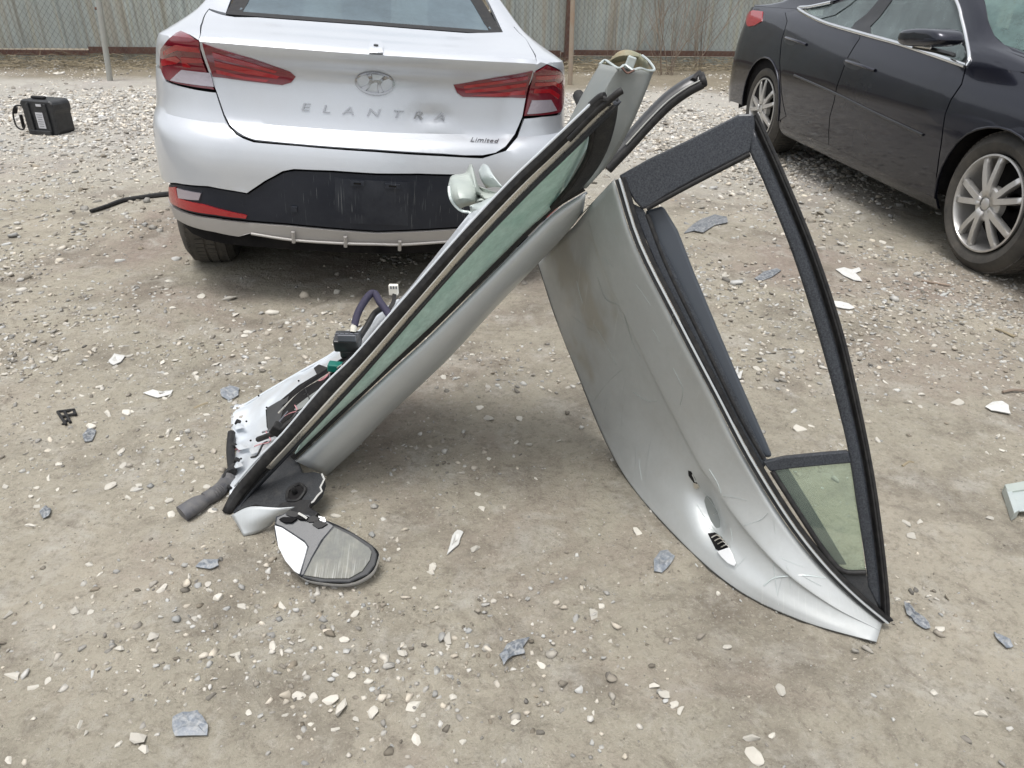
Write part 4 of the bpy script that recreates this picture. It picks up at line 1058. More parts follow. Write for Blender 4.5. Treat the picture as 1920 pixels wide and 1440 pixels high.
# greenhouse: quarter glass, rear door glass, B pillar, front door glass, A pillar
g0, g1, g2, g3, g4 = beltq
def vtop(t): return 1.345
tBa, tBb = sB[0][0]-.03, sB[0][0]+.045
def lerpv(t):
    ts_ = [p[0] for p in beltq]; vs_ = [p[1] for p in beltq]; return float(np.interp(t, ts_, vs_))
qt = J_((1513, 18))[0]; div = J_((1541, 33))[0]
panel('quarter_window', MB, [(g0[0]+.02, lerpv(g0[0])+.012), (div[0]-.01, lerpv(div[0])+.012), (div[0]+.03, 1.19), (g0[0]+.12, 1.12)], gm, dcar, off=-.008, step=.06, ts=2)
panel('rear_side_window', MB, [(div[0]+.0, lerpv(div[0])+.012), (tBa, lerpv(tBa)+.012), (tBa+.05, 1.33), (div[0]+.10, 1.26), (div[0]+.04, 1.19)], gm, dcar, off=-.008, step=.06, ts=2)
panel('door_pillar', MB, [(tBa, lerpv(tBa)+.010), (tBb, lerpv(tBb)+.010), (tBb+.05, 1.345), (tBa+.05, 1.345)], M['plastic'], dcar, off=-.004, step=.06, ts=2)
panel('front_side_window', MB, [(tBb, lerpv(tBb)+.012), (g4[0]-.015, lerpv(g4[0])+.012)] + [(a-.012, b) for a, b in wtr] + [(wtop[0]-.012, 1.345), (tBb+.05, 1.345)], gm, dcar, off=-.008, step=.06, ts=2)
panel('windscreen_pillar', MB, [g4, (wsb[4][0], wsb[4][1]-.01), wsb[4], wsb[3], wsb[2], wsb[1], wsb[0], wstop, wtop] + wtr[::-1], pb, dcar, off=0, step=.05, ts=2)
panel('roof_side', MB, [(g0[0]+.0, lerpv(g0[0])), (g0[0]+.11, 1.13), (div[0]+.04, 1.20), (div[0]+.10, 1.27), (tBa+.05, 1.345), (wtop[0], 1.37), (wstop[0], 1.37), (wstop[0], 1.43), (1.8, 1.43), (1.5, 1.3), (1.2, 1.06), (1.3, 1.0), (2.0, 1.0)], pb, dcar, step=.06, ts=1.6)
panel('windscreen', MB, [(wsb[4][0], wsb[4][1]), (4.0, wsb[4][1]+.01), (5, wsb[4][1]+.02), (5, 1.38), (3.9, 1.38), (wstop[0], 1.38), wstop] + wsb[:4], M['glass_ws'], dcar, off=-.004, step=.08, ts=1)
panel('rear_window', MB, [(-1, 1.07), (1.1, 1.07), (1.3, 1.3), (1.0, 1.38), (-1, 1.38)], gm, dcar, step=.08)
panel('roof', MB, [(-5, 1.40), (5, 1.40), (5, 1.455), (-5, 1.455)], pb, dcar, step=.15, vstep=.03, inset=0, off=-.002)
# chrome trims
def mline(name, pts, r, mt, off=.006, n=5, flat=1.0):
    q = [Vector(MB.P(np.array(t), np.array(v), off*MB.ns)) for t, v in pts]; return tube(name, q, r, mt, dcar, n=n, flat=flat)
mline('window_trim', [(g0[0]+.11, 1.125), (g0[0]+.03, lerpv(g0[0])+.03)] + [g0, g1, g2, g3, g4], .013, M['chrome2'], .002)
mline('window_trim', [g4] + wtr + [wtop], .010, M['chrome2'], .002)
mline('door_moulding', J_((1490, 141), (1560, 172), (1640, 211), (1731, 253)), .0075, M['strip_black'], .003)
# handles
for hx, hy in ((1494, 78), (1615, 124)):
    (t, v), = J_((hx, hy)); q = [Vector(MB.P(np.array(t+a), np.array(v+b), c_*MB.ns)) for a, b, c_ in ((-.045, .004, .002), (-.035, .004, .030), (.02, .0, .036), (.045, -.003, .002))]
    hd = tube('door_handle', q, .012, pb, dcar, n=5, flat=.8)
    o = panel('handle_recess', MB, [(t-.03+.032*math.cos(a), v-.002+.028*math.sin(a)) for a in np.linspace(0, 2*math.pi, 16, endpoint=False)], M['plastic'], dcar, off=.001, inset=0, step=.03, ts=2, fold=.002)
lampc = panel('tail_lamp', MB, tlm, M['red'], dcar, off=.006, step=.02, ts=1.0, inset=0)
# door mirror
mc = J_((1790, 105))[0]; base = Vector(MB.P(np.array(mc[0]), np.array(mc[1])))
mpl = lambda px, py, out_: atp(px, py, base+Rt*out_, Rt)
V = []; 
prof_o = [(1699, 66), (1703, 55), (1738, 51), (1780, 54), (1784, 70), (1782, 86), (1740, 89), (1704, 87), (1696, 78)]
n = len(prof_o); rings = []
for k, (sc_, out_) in enumerate(((.55, .27), (.88, .262), (1.0, .235), (1.0, .15), (.96, .11), (.5, .10))):
    c = Vector((0, 0, 0)); pts = [mpl(px, py, .2) for px, py in prof_o]; c = sum(pts, Vector())/n
    rings.append([c+(p-c)*sc_+Rt*(out_-.2) for p in pts])
V = [p for r in rings for p in r]; Fc = [(i*n+j, i*n+(j+1) % n, (i+1)*n+(j+1) % n, (i+1)*n+j) for i in range(5) for j in range(n)]+[tuple(range(n)), tuple(range(5*n, 6*n))]
o = mk('mirror_housing', V, Fc, pb, dcar, sharp=60); bm = bmesh.new(); bm.from_mesh(o.data); bmesh.ops.recalc_face_normals(bm, faces=bm.faces); bm.to_mesh(o.data); bm.free()
o.modifiers.new('s', 'SUBSURF').levels = 1; o.modifiers['s'].render_levels = 2
a_ = mpl(1712, 86, .2); b_ = mpl(1760, 96, .10); c_ = Vector(MB.P(np.array(mc[0]), np.array(mc[1]), .01*MB.ns))
tube('mirror_arm', [a_, (a_+b_)/2, b_, c_], .022, M['plastic'], dcar, n=4, flat=.55)
q = [mpl(1702, 83, .235), mpl(1730, 88, .235), mpl(1745, 90, .22)]; tube('mirror_trim', q, .006, M['chrome'], dcar, n=3)
# wheel wells, inner shell, wheels
for c_, nm in ((3.80, 'wheel_well'), (1.07, 'wheel_well')):
    V = []; Fc = []
    for i, a in enumerate(np.linspace(-.1, math.pi+.1, 20)):
        for x in (.90, .60): V.append(wmM @ Vector((x, c_+.39*math.cos(a), .34+.39*math.sin(a))))
    Fc = [(2*i, 2*i+1, 2*i+3, 2*i+2) for i in range(19)] + [tuple(2*i+1 for i in range(20))]
    mk(nm, V, Fc, M['dark'], dcar, smooth=False)
for sg in (1, -1):
    panel('inner_shell', MB, [(2.02*sg, .24), (2.22*sg, .5), (2.5*sg, .26), (2.76*sg, .30), (2.76*sg, .9), (2.1*sg, .95), (2.02*sg, .7)], M['dark'], dcar, off=-.03, step=.2, ts=2, inset=0, fold=0)
box('cabin_floor', wmM @ Vector((0, 2.3, .55)), (1.6, 2.6, .1), M['dark'], dcar, R=wmM.to_3x3())
box('underbody', wmM @ Vector((0, 2.4, .24)), (1.3, 4.4, .08), M['dark'], dcar, R=wmM.to_3x3())
for x in (-.38, .38):
    box('front_seat', wmM @ Vector((x, 2.25, .85)), (.46, .14, .62), M['seat'], dcar, R=wmM.to_3x3(), bev=.05)
    box('headrest', wmM @ Vector((x, 2.18, 1.24)), (.26, .1, .17), M['seat'], dcar, R=wmM.to_3x3(), bev=.04)
box('rear_seat', wmM @ Vector((0, 1.35, .85)), (1.3, .2, .55), M['seat'], dcar, R=wmM.to_3x3(), bev=.05)
for yy in (3.80, 1.07):
    c = wmM @ Vector((.885, yy, .334)); c_ = Vector(c); wheel(dcar, c_, Rt, .337, .232, .225, 5)
    c = wmM @ Vector((-.885, yy, .334)); wheel(dcar, Vector(c), -Rt, .337, .232, .225, 5, visible=False)
# wheel arch lip
lipq = [Vector(MB.P(np.array(t), np.array(v), .003*MB.ns)) for t, v in aF]; tube('arch_lip', lipq, .006, pb, dcar)
lipq = [Vector(MB.P(np.array(t), np.array(v), .003*MB.ns)) for t, v in aR]; tube('arch_lip', lipq, .006, pb, dcar)

# ---------------------------------------------------------------- left leaning door (front door, standing on its hinge edge)
ld = thing('front_car_door', atz(440, 960), 'broken silver front door leaning diagonally, window edge towards us, hinge end on the ground', 'car door')
def D(px, py, d):
    g = (atz(px, py, .006)-EYE).dot(fw) if py > 420 else 99
    return atd(px, py, min(d, g))
edge = [(422, 957), (440, 912), (480, 865), (530, 815), (605, 727), (663, 670), (719, 606), (794, 520), (865, 439), (956, 342), (1021, 280), (1108, 197), (1136, 182)]
def dl(px): return np.interp(px, [422, 1160], [2.0, 1.45])
def offb(px): return np.interp(px, [422, 550, 1100], [.03, .10, .30])
# per-column traces: [edge, chrome, glass top, belt, skin silhouette]
cols = [  # edge            chrome centre   glass edge     belt           silhouette
 ((540, 806), (556, 815), (566, 822), (552, 850), (620, 868)),
 ((605, 727), (636, 730), (650, 730), (620, 790), (690, 822)),
 ((663, 670), (690, 668), (703, 668), (690, 726), (752, 757)),
 ((719, 606), (742, 607), (756, 606), (770, 652), (830, 682)),
 ((794, 520), (818, 520), (832, 520), (850, 573), (908, 606)),
 ((865, 439), (892, 439), (912, 437), (930, 492), (985, 522)),
 ((956, 342), (985, 343), (1003, 342), (1000, 422), (1045, 458)),
 ((1021, 280), (1045, 281), (1064, 285), (1060, 364), (1085, 405))]
inw = -ray(790, 600).normalized()
c0x = lambda c, k, dd: D(*c[k], dl(c[0][0])+dd*offb(c[0][0]))
# door shell: frame side rail (white flange), black seal, chrome bead, dark channel
e0 = [D(x, y, dl(x)) for x, y in edge]
sA_ = Vector((1, -1, 0))
def offs(pts, dx, dy, dd): return [D(px+dx, py+dy, dl(px)+dd) for px, py in pts]
tube('frame_flange', [D(x-1, y-1, dl(x)-.012) for x, y in edge[1:12]], .0034, M['door_inner'], ld, n=4, seg=8)
def band(name, a, b, mt, thick, sharp=40, lift=0):
    """band between two traced lines lying on the window frame"""
    rows = [[p for p in a], [(p+q)/2 + inw*lift for p, q in zip(a, b)], [p for p in b]]
    return patch(name, rows, mt, ld, nu=4, nv=3, thick=thick, sharp=sharp)
def line(pts, dd): return [D(px, py, dl(px)+dd) for px, py in pts]
L0 = [(424, 960), (445, 918), (483, 872), (532, 818), (608, 730), (665, 672), (721, 608), (796, 522), (867, 441), (958, 344), (1023, 282), (1110, 199), (1138, 183)]
L1 = [(430, 962), (462, 915), (500, 872), (556, 812), (629, 732), (684, 672), (738, 610), (812, 524), (885, 440), (977, 344), (1039, 284), (1122, 203), (1142, 187)]
band('weather_seal', line(L0, .0), line(L1, .012), M['rubber'], .012, lift=.006)
L2 = [(434, 963), (468, 918), (507, 876), (562, 817), (640, 733), (695, 672), (749, 609), (823, 524), (897, 441), (990, 344), (1051, 284), (1128, 208), (1147, 190)]
band('chrome_bead', line(L1[2:], .012), line(L2[2:], .020), M['chrome'], .008, lift=.007)
L3 = [(440, 963), (473, 921), (512, 880), (567, 822), (654, 731), (707, 670), (760, 608), (835, 522), (913, 438), (1005, 343), (1065, 286), (1140, 212), (1160, 186)]
band('window_channel', line(L2, .020), line(L3, .045), M['black_dusty2'], .010, lift=-.004)
tube('seal_lip', line(L2, .018), .003, M['rubber'], ld, n=3, seg=6)
tube('seal_lip', line([(1066, 262), (1110, 216), (1140, 190), (1158, 175), (1166, 170)], .0), .007, M['rubber'], ld, n=3)
tube('seal_lip', line([(1108, 199), (1125, 184), (1134, 181)], -.006), .009, M['rubber'], ld, n=3)
# glass: grid between channel and belt
gt = [(567, 822), (654, 731), (707, 670), (760, 608), (835, 522), (913, 438), (1005, 343), (1065, 286), (1110, 228)]
gb = [(550, 853), (623, 783), (686, 726), (745, 669), (822, 597), (905, 513), (985, 433), (1040, 380), (1092, 290)]
r0_ = [D(x, y, dl(x)+.045) for x, y in gt]
r1_ = [D(x, y, dl(x)+offb(x)+.0) for x, y in gb]
rm_ = [(a+b)/2 + Vector((.004, -.004, .004)) for a, b in zip(r0_, r1_)]
patch('window_glass', [r0_, rm_, r1_], M['glass_door'], ld, nu=4, nv=5, thick=.004)
# rear window run channel (bold black curve) and textured corner
rc = [(1111, 222), (1109, 262), (1100, 296), (1084, 325), (1066, 352), (1045, 377), (1034, 390)]
rcd = [dl(1111)+.05, dl(1111)+.10, dl(1111)+.15, dl(1111)+.19, dl(1111)+.23, dl(1111)+.27, dl(1111)+.285]
tube('run_channel', [D(x, y, d) for (x, y), d in zip(rc, rcd)], .0062, M['rubber'], ld, n=4, seg=8)
rc2 = [(1160, 186), (1156, 222), (1146, 262), (1132, 296), (1114, 325), (1098, 345), (1092, 353)]
rcd2 = [dl(1150)+.03, dl(1150)+.08, dl(1150)+.13, dl(1150)+.18, dl(1150)+.22, dl(1150)+.26, dl(1150)+.28]
patch('rear_corner_trim', [[D(x, y, d+.004) for (x, y), d in zip(rc, rcd)], [(D(x, y, d)+D(x2, y2, d2))/2 for (x, y), d, (x2, y2), d2 in zip(rc, rcd, rc2, rcd2)], [D(x, y, d) for (x, y), d in zip(rc2, rcd2)]], M['black_dusty'], ld, nu=4, nv=3, thick=.012)
# belt moulding and skin
bl = [(547, 857), (605, 803), (680, 732), (745, 672), (800, 622), (890, 533), (982, 440), (1036, 388), (1092, 353)]
bd = [dl(x)+offb(x) for x, y in bl]
strip('belt_moulding', [D(x-2, y-2, d) for (x, y), d in zip(bl, bd)], [tuple(D(x+5, y+5, d+.006)-D(x-2, y-2, d)) for (x, y), d in zip(bl, bd)], tuple(inw*.008), M['rubber'], ld)
tube('belt_flange', [D(x+9, y+8, d+.012) for (x, y), d in zip(bl, bd)], .003, M['door_silver2'], ld, n=4, seg=6)
sil = [(612, 892), (668, 840), (728, 778), (790, 720), (846, 666), (930, 575), (1010, 492), (1052, 448), (1092, 400)]
rows = []
for k, (f, dd) in enumerate(((0, .008), (.10, .004), (.35, .01), (.65, .035), (.88, .075), (1.0, .13))):
    rows.append([D(x0+7+(x1-x0-7)*f, y0+7+(y1-y0-7)*f, d+dd) for (x0, y0), (x1, y1), d in zip(bl, sil, bd)])
# skin turns under: continues away to the sill edge
for k, (dd, dx, dy) in enumerate(((.17, -4, -4), (.23, -9, -9), (.30, -15, -14))):
    rw_ = []
    for (x1, y1), d in zip(sil, bd):
        p = D(x1+dx, y1+dy, d+dd)
        if p.z < .015: p.z = .015
        rw_.append(p)
    rows.append(rw_)
patch('outer_skin', rows, M['door_silver2'], ld, nu=5, nv=3, thick=.0015)
# front corner of the skin and the torn mirror mount
patch('skin_front_corner', [[atz(434, 966, .045), atz(470, 950, .075), atz(520, 952, .085), atz(552, 950, .085)], [atz(446, 985, .03), atz(472, 976, .05), atz(503, 972, .055), atz(530, 968, .05)], [atz(457, 1005, .012), atz(478, 1000, .014), atz(500, 990, .016), atz(514, 978, .018)]], M['door_silver2'], ld, nu=5, nv=4, thick=.0015)
pm0 = D(500, 920, 2.02); pm1 = D(440, 960, 1.992); pm2 = D(600, 900, 2.07); pn = (pm1-pm0).cross(pm2-pm0).normalized()
pm1 = D(440, 958, 1.97); pm2 = atz(590, 943, .075); pmp = D(548, 850, 2.05); pn = (pm1-pmp).cross(pm2-pmp).normalized()
if pn.dot(EYE-pm0) < 0: pn = -pn
mp_out = [(432, 963), (470, 918), (512, 878), (548, 848), (556, 862), (566, 886), (590, 884), (604, 888), (606, 905), (600, 925), (586, 940), (570, 950), (548, 955), (520, 957), (500, 950), (478, 946), (458, 952)]
plate('mirror_mount', [atp(x, y, pmp, pn) for x, y in mp_out], M['black_dusty'], ld, -pn*.018, bev=.003)
cc = atp(556, 925, pmp, pn)
rv = []; u1 = (atp(580, 925, pmp, pn)-cc).normalized(); u2 = pn.cross(u1)
tor = []
for i in range(29):
    a = 2*math.pi*i/28; tor.append(cc+pn*.004+(u1*math.cos(a)+u2*math.sin(a))*.026*(1+.05*math.sin(5*a)))
tube('mount_socket', tor, .0045, M['rubber'], ld, seg=6)
plate('socket_hole', [cc+(u1*math.cos(a)+u2*math.sin(a))*.022+pn*.003 for a in np.linspace(0, 2*math.pi, 20, endpoint=False)], M['dark'], ld, -pn*.004, bev=0)
jag = [(604, 888), (607, 900), (602, 912), (603, 922), (594, 931), (588, 940), (576, 946), (566, 953)]
tube('torn_edge', [atp(x, y, pmp, pn)+Vector((random.uniform(-.002, .002),)*3) for x, y in jag], .0026, M['shard_pale'], ld, seg=5)
tube('mirror_cable', [cc, cc+pn*.02+Vector((0, 0, -.0)), D(565, 950, 2.0), D(562, 972, 1.97)], .006, M['rubber'], ld, n=5)
plate('broken_arm', [atp(x, y, pmp, pn)+pn*.004 for x, y in ((528, 944), (560, 938), (586, 938), (580, 952), (598, 962), (588, 974), (560, 976), (536, 972), (518, 966), (520, 952))], M['rubber'], ld, -pn*.014, bev=.002)
for dx_ in (-10, 8, 18):
    tube('mirror_cable', [cc+Vector((0, 0, 0)), D(556+dx_*.5, 948, 2.0), D(556+dx_, 972, 1.965)], .0035, M['rubber'], ld, n=5, seg=5)
# inner panel seen past the window edge
ip_in = [(424, 950), (440, 912), (480, 865), (530, 815), (605, 727), (663, 670), (719, 606), (794, 520), (860, 445), (930, 370)]
ip_out = [(431, 880), (437, 768), (462, 757), (505, 731), (567, 695), (632, 657), (700, 597), (748, 562), (800, 500), (880, 400)]
ip_od = [2.17, 2.44, 2.44, 2.42, 2.40, 2.38, 2.34, 2.30, 2.22, 2.1]
rows = []
def ripple(G):
    return G
for f in (0, .12, .3, .5, .7, .88, 1.0):
    rw_ = []
    for (a, b), (c, d_), od in zip(ip_in, ip_out, ip_od):
        d0_ = dl(a)+offb(a)*.9+.02; dd = d0_+(od-d0_)*f + .018*math.sin(f*math.pi*2.5+a*.02)*(f < 1)*(f > 0)
        p = D(a+6*(1-f)+(c-a)*f, b+4*(1-f)+(d_-b)*f, dd)
        if p.z < .01: p.z = .01
        rw_.append(p)
    rows.append(rw_)
def bumpy(G):
    R, C = G.shape[:2]
    for i in range(R):
        for j in range(C):
            p = Vector(G[i, j]); G[i, j] += np.array((.4, -.7, .6))*(.014*noise.noise(p*16)+.008*noise.noise(p*37))*(1 if 0 < i < R-1 else .3)
    return G
patch('inner_panel', rows, M['door_inner'], ld, nu=7, nv=5, thick=.0015, disp=bumpy)
rim_pts = [D(x, y, od) for (x, y), od in zip(ip_out[1:8], ip_od[1:8])]
tube('panel_hem', [p+Vector((0, 0, .0)) for p in rim_pts], .004, M['door_inner'], ld, n=4)
def ipd(x, y):
    """depth on the inner panel: between edge line and outer line"""
    ex = np.interp(x, [p[0] for p in ip_in], [p[1] for p in ip_in]); oy = np.interp(x, [p[0] for p in ip_out[1:]], [p[1] for p in ip_out[1:]])
    f = np.clip((ex-y)/(ex-oy+1e-6), 0, 1); od = np.interp(x, [p[0] for p in ip_out[1:]], ip_od[1:]); d0_ = dl(x)+offb(x)*.9+.02; return d0_+(od-d0_)*f-.03
def IPD(x, y, lift=0): return D(x, y, ipd(x, y)-lift)
dk = M['black_dusty2']
plate('service_opening', [IPD(*p) for p in ((498, 768), (520, 755), (560, 722), (600, 698), (640, 672), (672, 652), (664, 662), (620, 712), (580, 745), (556, 772), (528, 798), (505, 812), (500, 800))], M['dark'], ld, ray(560, 740)*.004, bev=0)
plate('speaker_gasket', [IPD(x, y, .012) for x, y in ((500, 765), (522, 752), (548, 740), (556, 752), (536, 770), (526, 796), (512, 812), (502, 808))], M['black_dusty'], ld, ray(520, 780)*.01)
plate('dark_bracket', [IPD(x, y, .02) for x, y in ((588, 690), (598, 683), (612, 688), (620, 694), (594, 702))], M['rubber'], ld, ray(600, 690)*.02)
strip('regulator_rail', [IPD(x, y, .018) for x, y in ((528, 752), (570, 722), (620, 693), (655, 672))], tuple(IPD(528, 761, .018)-IPD(528, 752, .018)), tuple(-ray(560, 720)*.008), M['black_dusty'], ld)
tube('regulator_cable', [IPD(x, y, .024) for x, y in ((522, 775), (560, 738), (610, 705), (640, 685))], .003, M['chrome'], ld, n=4, seg=6)
plate('regulator_plate', [IPD(x, y, .010) for x, y in ((556, 762), (590, 735), (625, 712), (634, 716), (600, 744), (572, 772), (560, 778))], M['grey_plastic'], ld, ray(590, 740)*.006)
plate('pale_insert', [IPD(x, y, .014) for x, y in ((548, 766), (580, 742), (606, 724), (612, 730), (590, 752), (566, 776))], M['pillar'], ld, ray(590, 750)*.006)
tube('pull_rod', [IPD(484, 824, .03), IPD(515, 812, .035), IPD(545, 798, .03)], .008, M['rubber'], ld, n=3)
box('latch_block', IPD(526, 808, .03), (.05, .03, .03), M['rubber'], ld, R=Matrix.Rotation(.6, 3, 'Y'))
box('latch_block', IPD(545, 796, .03), (.05, .03, .022), M['rubber'], ld, R=Matrix.Rotation(-.7, 3, 'Y'))
tube('pull_rod', [IPD(521, 793, .035), IPD(526, 800, .03)], .006, M['rubber'], ld)
box('green_connector', IPD(632, 688, .04), (.048, .03, .022), M['green'], ld, R=Matrix.Rotation(.1, 3, 'Y'), bev=.003)
tube('connector_pin', [IPD(634, 696, .03), IPD(634, 706, .02)], .006, M['rubber'], ld)
for x, y in ((462, 790), (470, 826), (452, 860), (500, 764), (485, 742), (560, 714), (446, 905)):
    tube('screw', [IPD(x, y, .0), IPD(x, y, .004)], .0032, M['dark'], ld, seg=8)
rl_ = random.Random(9)
for k in range(9):
    x = rl_.uniform(470, 600); y = np.interp(x, [p[0] for p in ip_in], [p[1] for p in ip_in])-rl_.uniform(14, 60)
    q = [IPD(x, y, .012)] + [IPD(x+rl_.uniform(6, 16)*(i+1), y-rl_.uniform(4, 13)*(i+1), .012+rl_.uniform(0, .02)) for i in range(3)]
    tube('wire', q, rl_.choice([.0016, .0022, .003]), M[rl_.choice(['rubber', 'rubber', 'pink', 'grey_plastic'])], ld, n=4, seg=5)
for x, y, w_ in ((448, 800, 12), (455, 838, 14), (446, 872, 10), (476, 846, 9)):
    plate('torn_flap', [IPD(x+a, y+b, .008+.006*(i % 2)) for i, (a, b) in enumerate(((-w_, -2), (-w_*.3, -7), (w_*.6, -5), (w_, 1), (w_*.2, 4), (-w_*.5, 6)))], M['door_inner'], ld, ray(x, y)*.003, bev=0)
for x, y in ((440, 792), (432, 836), (438, 864)): box('hinge_bolt', IPD(x+6, y, .01), (.016, .014, .016), M['rubber'], ld, R=Matrix.Rotation(.5, 3, 'Y'), bev=.003)
# window switch module with plug and looms
mcx = D(652, 640, 2.03)
box('switch_module', mcx, (.070, .05, .038), M['plastic'], ld, R=Matrix.Rotation(.25, 3, 'X'), bev=.004)
box('switch_face', D(650, 634, 1.995), (.050, .006, .020), M['grey_plastic'], ld, R=Matrix.Rotation(.1, 3, 'X'), bev=.002)
box('switch_module', D(655, 659, 2.05), (.046, .04, .03), M['plastic'], ld, bev=.008)
for k in range(5): box('module_rib', D(632+k*9, 626.5, 1.992), (.010, .004, .004), M['grey_plastic'], ld, bev=0)
tube('plug', [D(662, 622, 2.03), D(664, 608, 2.03)], .009, M['ivory'], ld, seg=8)
tube('wire_loom', [D(664, 612, 2.03), D(672, 585, 2.05), (D(690, 556, 2.07)), D(702, 550, 2.08), D(712, 566, 2.06), D(724, 582, 2.05), D(735, 600, 2.03)], .0105, M['loom'], ld, n=6, seg=10)
tube('wire_loom', [D(672, 636, 2.04), D(690, 608, 2.06), D(702, 588, 2.07), D(716, 578, 2.06)], .0085, M['rubber'], ld, n=6, seg=8)
for k, (x, y) in enumerate(((738, 552), (741, 553))): tube('wire', [D(x, y, 2.1), D(x-2, y+14, 2.08), D(x-12, y+30, 2.06)], .004, M['rubber'], ld, n=3, seg=5)
box('ivory_connector', D(738, 543, 2.1), (.026, .016, .030), M['ivory'], ld, bev=.002)
for dx_ in (-5, 0, 5): box('connector_slot', D(738+dx_, 539, 2.088), (.004, .003, .008), M['grey_plastic'], ld, bev=0)
# hinge side: rubber boot, conduit and its multi-plug
tube('conduit', [D(433, 886, 2.12), D(424, 905, 2.10), atz(408, 922, .024), atz(386, 936, .022)], .0155, M['conduit'], ld, n=8, seg=12)
cp = cr1([tuple(D(433, 886, 2.12)), tuple(D(424, 905, 2.10)), tuple(atz(408, 922, .024)), tuple(atz(386, 936, .022))], 8)
for i in range(4, len(cp)-1):
    a, b = Vector(cp[i]), Vector(cp[i+1])
    for q in (.25, .75):
        c = a.lerp(b, q); dd = (b-a).normalized()*.0018; tube('conduit_rib', [c-dd, c+dd], .0205, M['conduit'], ld, seg=12)
tube('multi_plug', [atz(384, 937, .024), atz(372, 944, .026), atz(352, 957, .026), atz(341, 964, .024)], .027, M['conduit'], ld, n=4, seg=10, rfn=lambda t: .75+.25*math.sin(min(1, t*2)*1.57), flat=.8)
tube('hinge_boot', [D(434, 812, 2.27), D(432, 846, 2.2), D(436, 886, 2.10)], .012, M['rubber'], ld, n=4)
tube('hinge_boot', [D(440, 870, 2.12), D(424, 886, 2.1), D(420, 905, 2.06), D(432, 916, 2.04)], .006, M['rubber'], ld, n=4)
tube('thin_wire', [D(424, 838, 2.28), D(436, 842, 2.25), D(450, 842, 2.2)], .002, M['pink'], ld, n=4, seg=5)
tube('thin_wire', [D(450, 842, 2.2), D(444, 856, 2.2), D(440, 866, 2.19)], .0018, M['pink'], ld, n=4, seg=5)
# torn pillar standing out of the rear end: hollow folded sheet
tp = [(1126, 118), (1160, 127), (1192, 124), (1226, 131)]
lv = [  # left edge, fold, mid, right edge at successive levels
 [(1126, 120, 1.74), (1160, 127, 1.66), (1193, 129, 1.66), (1226, 131, 1.70)],
 [(1100, 165, 1.76), (1136, 168, 1.68), (1174, 174, 1.67), (1208, 178, 1.71)],
 [(1066, 230, 1.80), (1104, 232, 1.71), (1150, 238, 1.70), (1181, 240, 1.74)],
 [(1030, 300, 1.84), (1072, 300, 1.76), (1122, 300, 1.75), (1146, 300, 1.78)],
 [(990, 370, 1.9), (1035, 362, 1.83), (1080, 360, 1.81), (1100, 353, 1.80)]]
def lin(r, k=4):
    o_ = []
    for (p, q) in zip(r[:-1], r[1:]):
        for i in range(k): o_.append(tuple(u+(w_-u)*i/k for u, w_ in zip(p, q)))
    return o_+[r[-1]]
patch('torn_pillar', [[D(x, y, d) for x, y, d in lin([r[0], r[1], (r[3][0], r[3][1], r[3][2]-.005)])] for r in lv], M['pillar'], ld, nu=2, nv=4, thick=.002, sharp=20)
# far side of the hollow section with olive primer, ragged top
bk = [[(1128, 118, 1.76), (1142, 112, 1.82), (1160, 103, 1.86), (1188, 100, 1.87), (1208, 108, 1.84), (1227, 130, 1.72)],
      [(1110, 160, 1.80), (1130, 150, 1.86), (1160, 148, 1.9), (1188, 148, 1.9), (1200, 150, 1.87), (1208, 178, 1.74)],
      [(1066, 230, 1.83), (1100, 225, 1.9), (1130, 225, 1.95), (1150, 225, 1.95), (1170, 228, 1.9), (1181, 240, 1.77)]]
def rag(G):
    for j in range(G.shape[1]):
        G[0, j] += np.array((0, 0, 1))*(.010*noise.noise(Vector((j*.8, 3, 1))) )
    return G
patch('pillar_back', [[D(x, y, d) for x, y, d in r] for r in bk], M['primer'], ld, nu=5, nv=5, thick=.003, disp=rag)
o = tube('folded_flap', [D(1152, 112, 1.80), D(1172, 104, 1.78), D(1196, 106, 1.78)], .022, M['primer'], ld, n=5, seg=10, flat=.5, rfn=lambda t: .7+.5*math.sin(t*3.1))
tube('torn_lip', [D(1124, 121, 1.74), D(1134, 113, 1.76), D(1143, 118, 1.73), D(1160, 128, 1.655), D(1172, 122, 1.66), D(1186, 131, 1.655), D(1200, 128, 1.66), D(1214, 132, 1.68), D(1227, 131, 1.70), D(1218, 116, 1.76), D(1204, 104, 1.83)], .003, M['bare'], ld, n=4, seg=6)
tube('rust_patch', [D(1166, 126, 1.65), D(1176, 137, 1.655), D(1190, 131, 1.65)], .006, M['rust'], ld, n=3, seg=6, flat=.4)
box('bare_tab', D(1182, 118, 1.66), (.020, .01, .028), M['bare'], ld, R=Matrix.Rotation(.3, 3, 'Y'), bev=.003)
tube('rubber_stop', [D(1084, 178, 1.83), D(1092, 196, 1.80)], .014, M['rubber'], ld, seg=10)
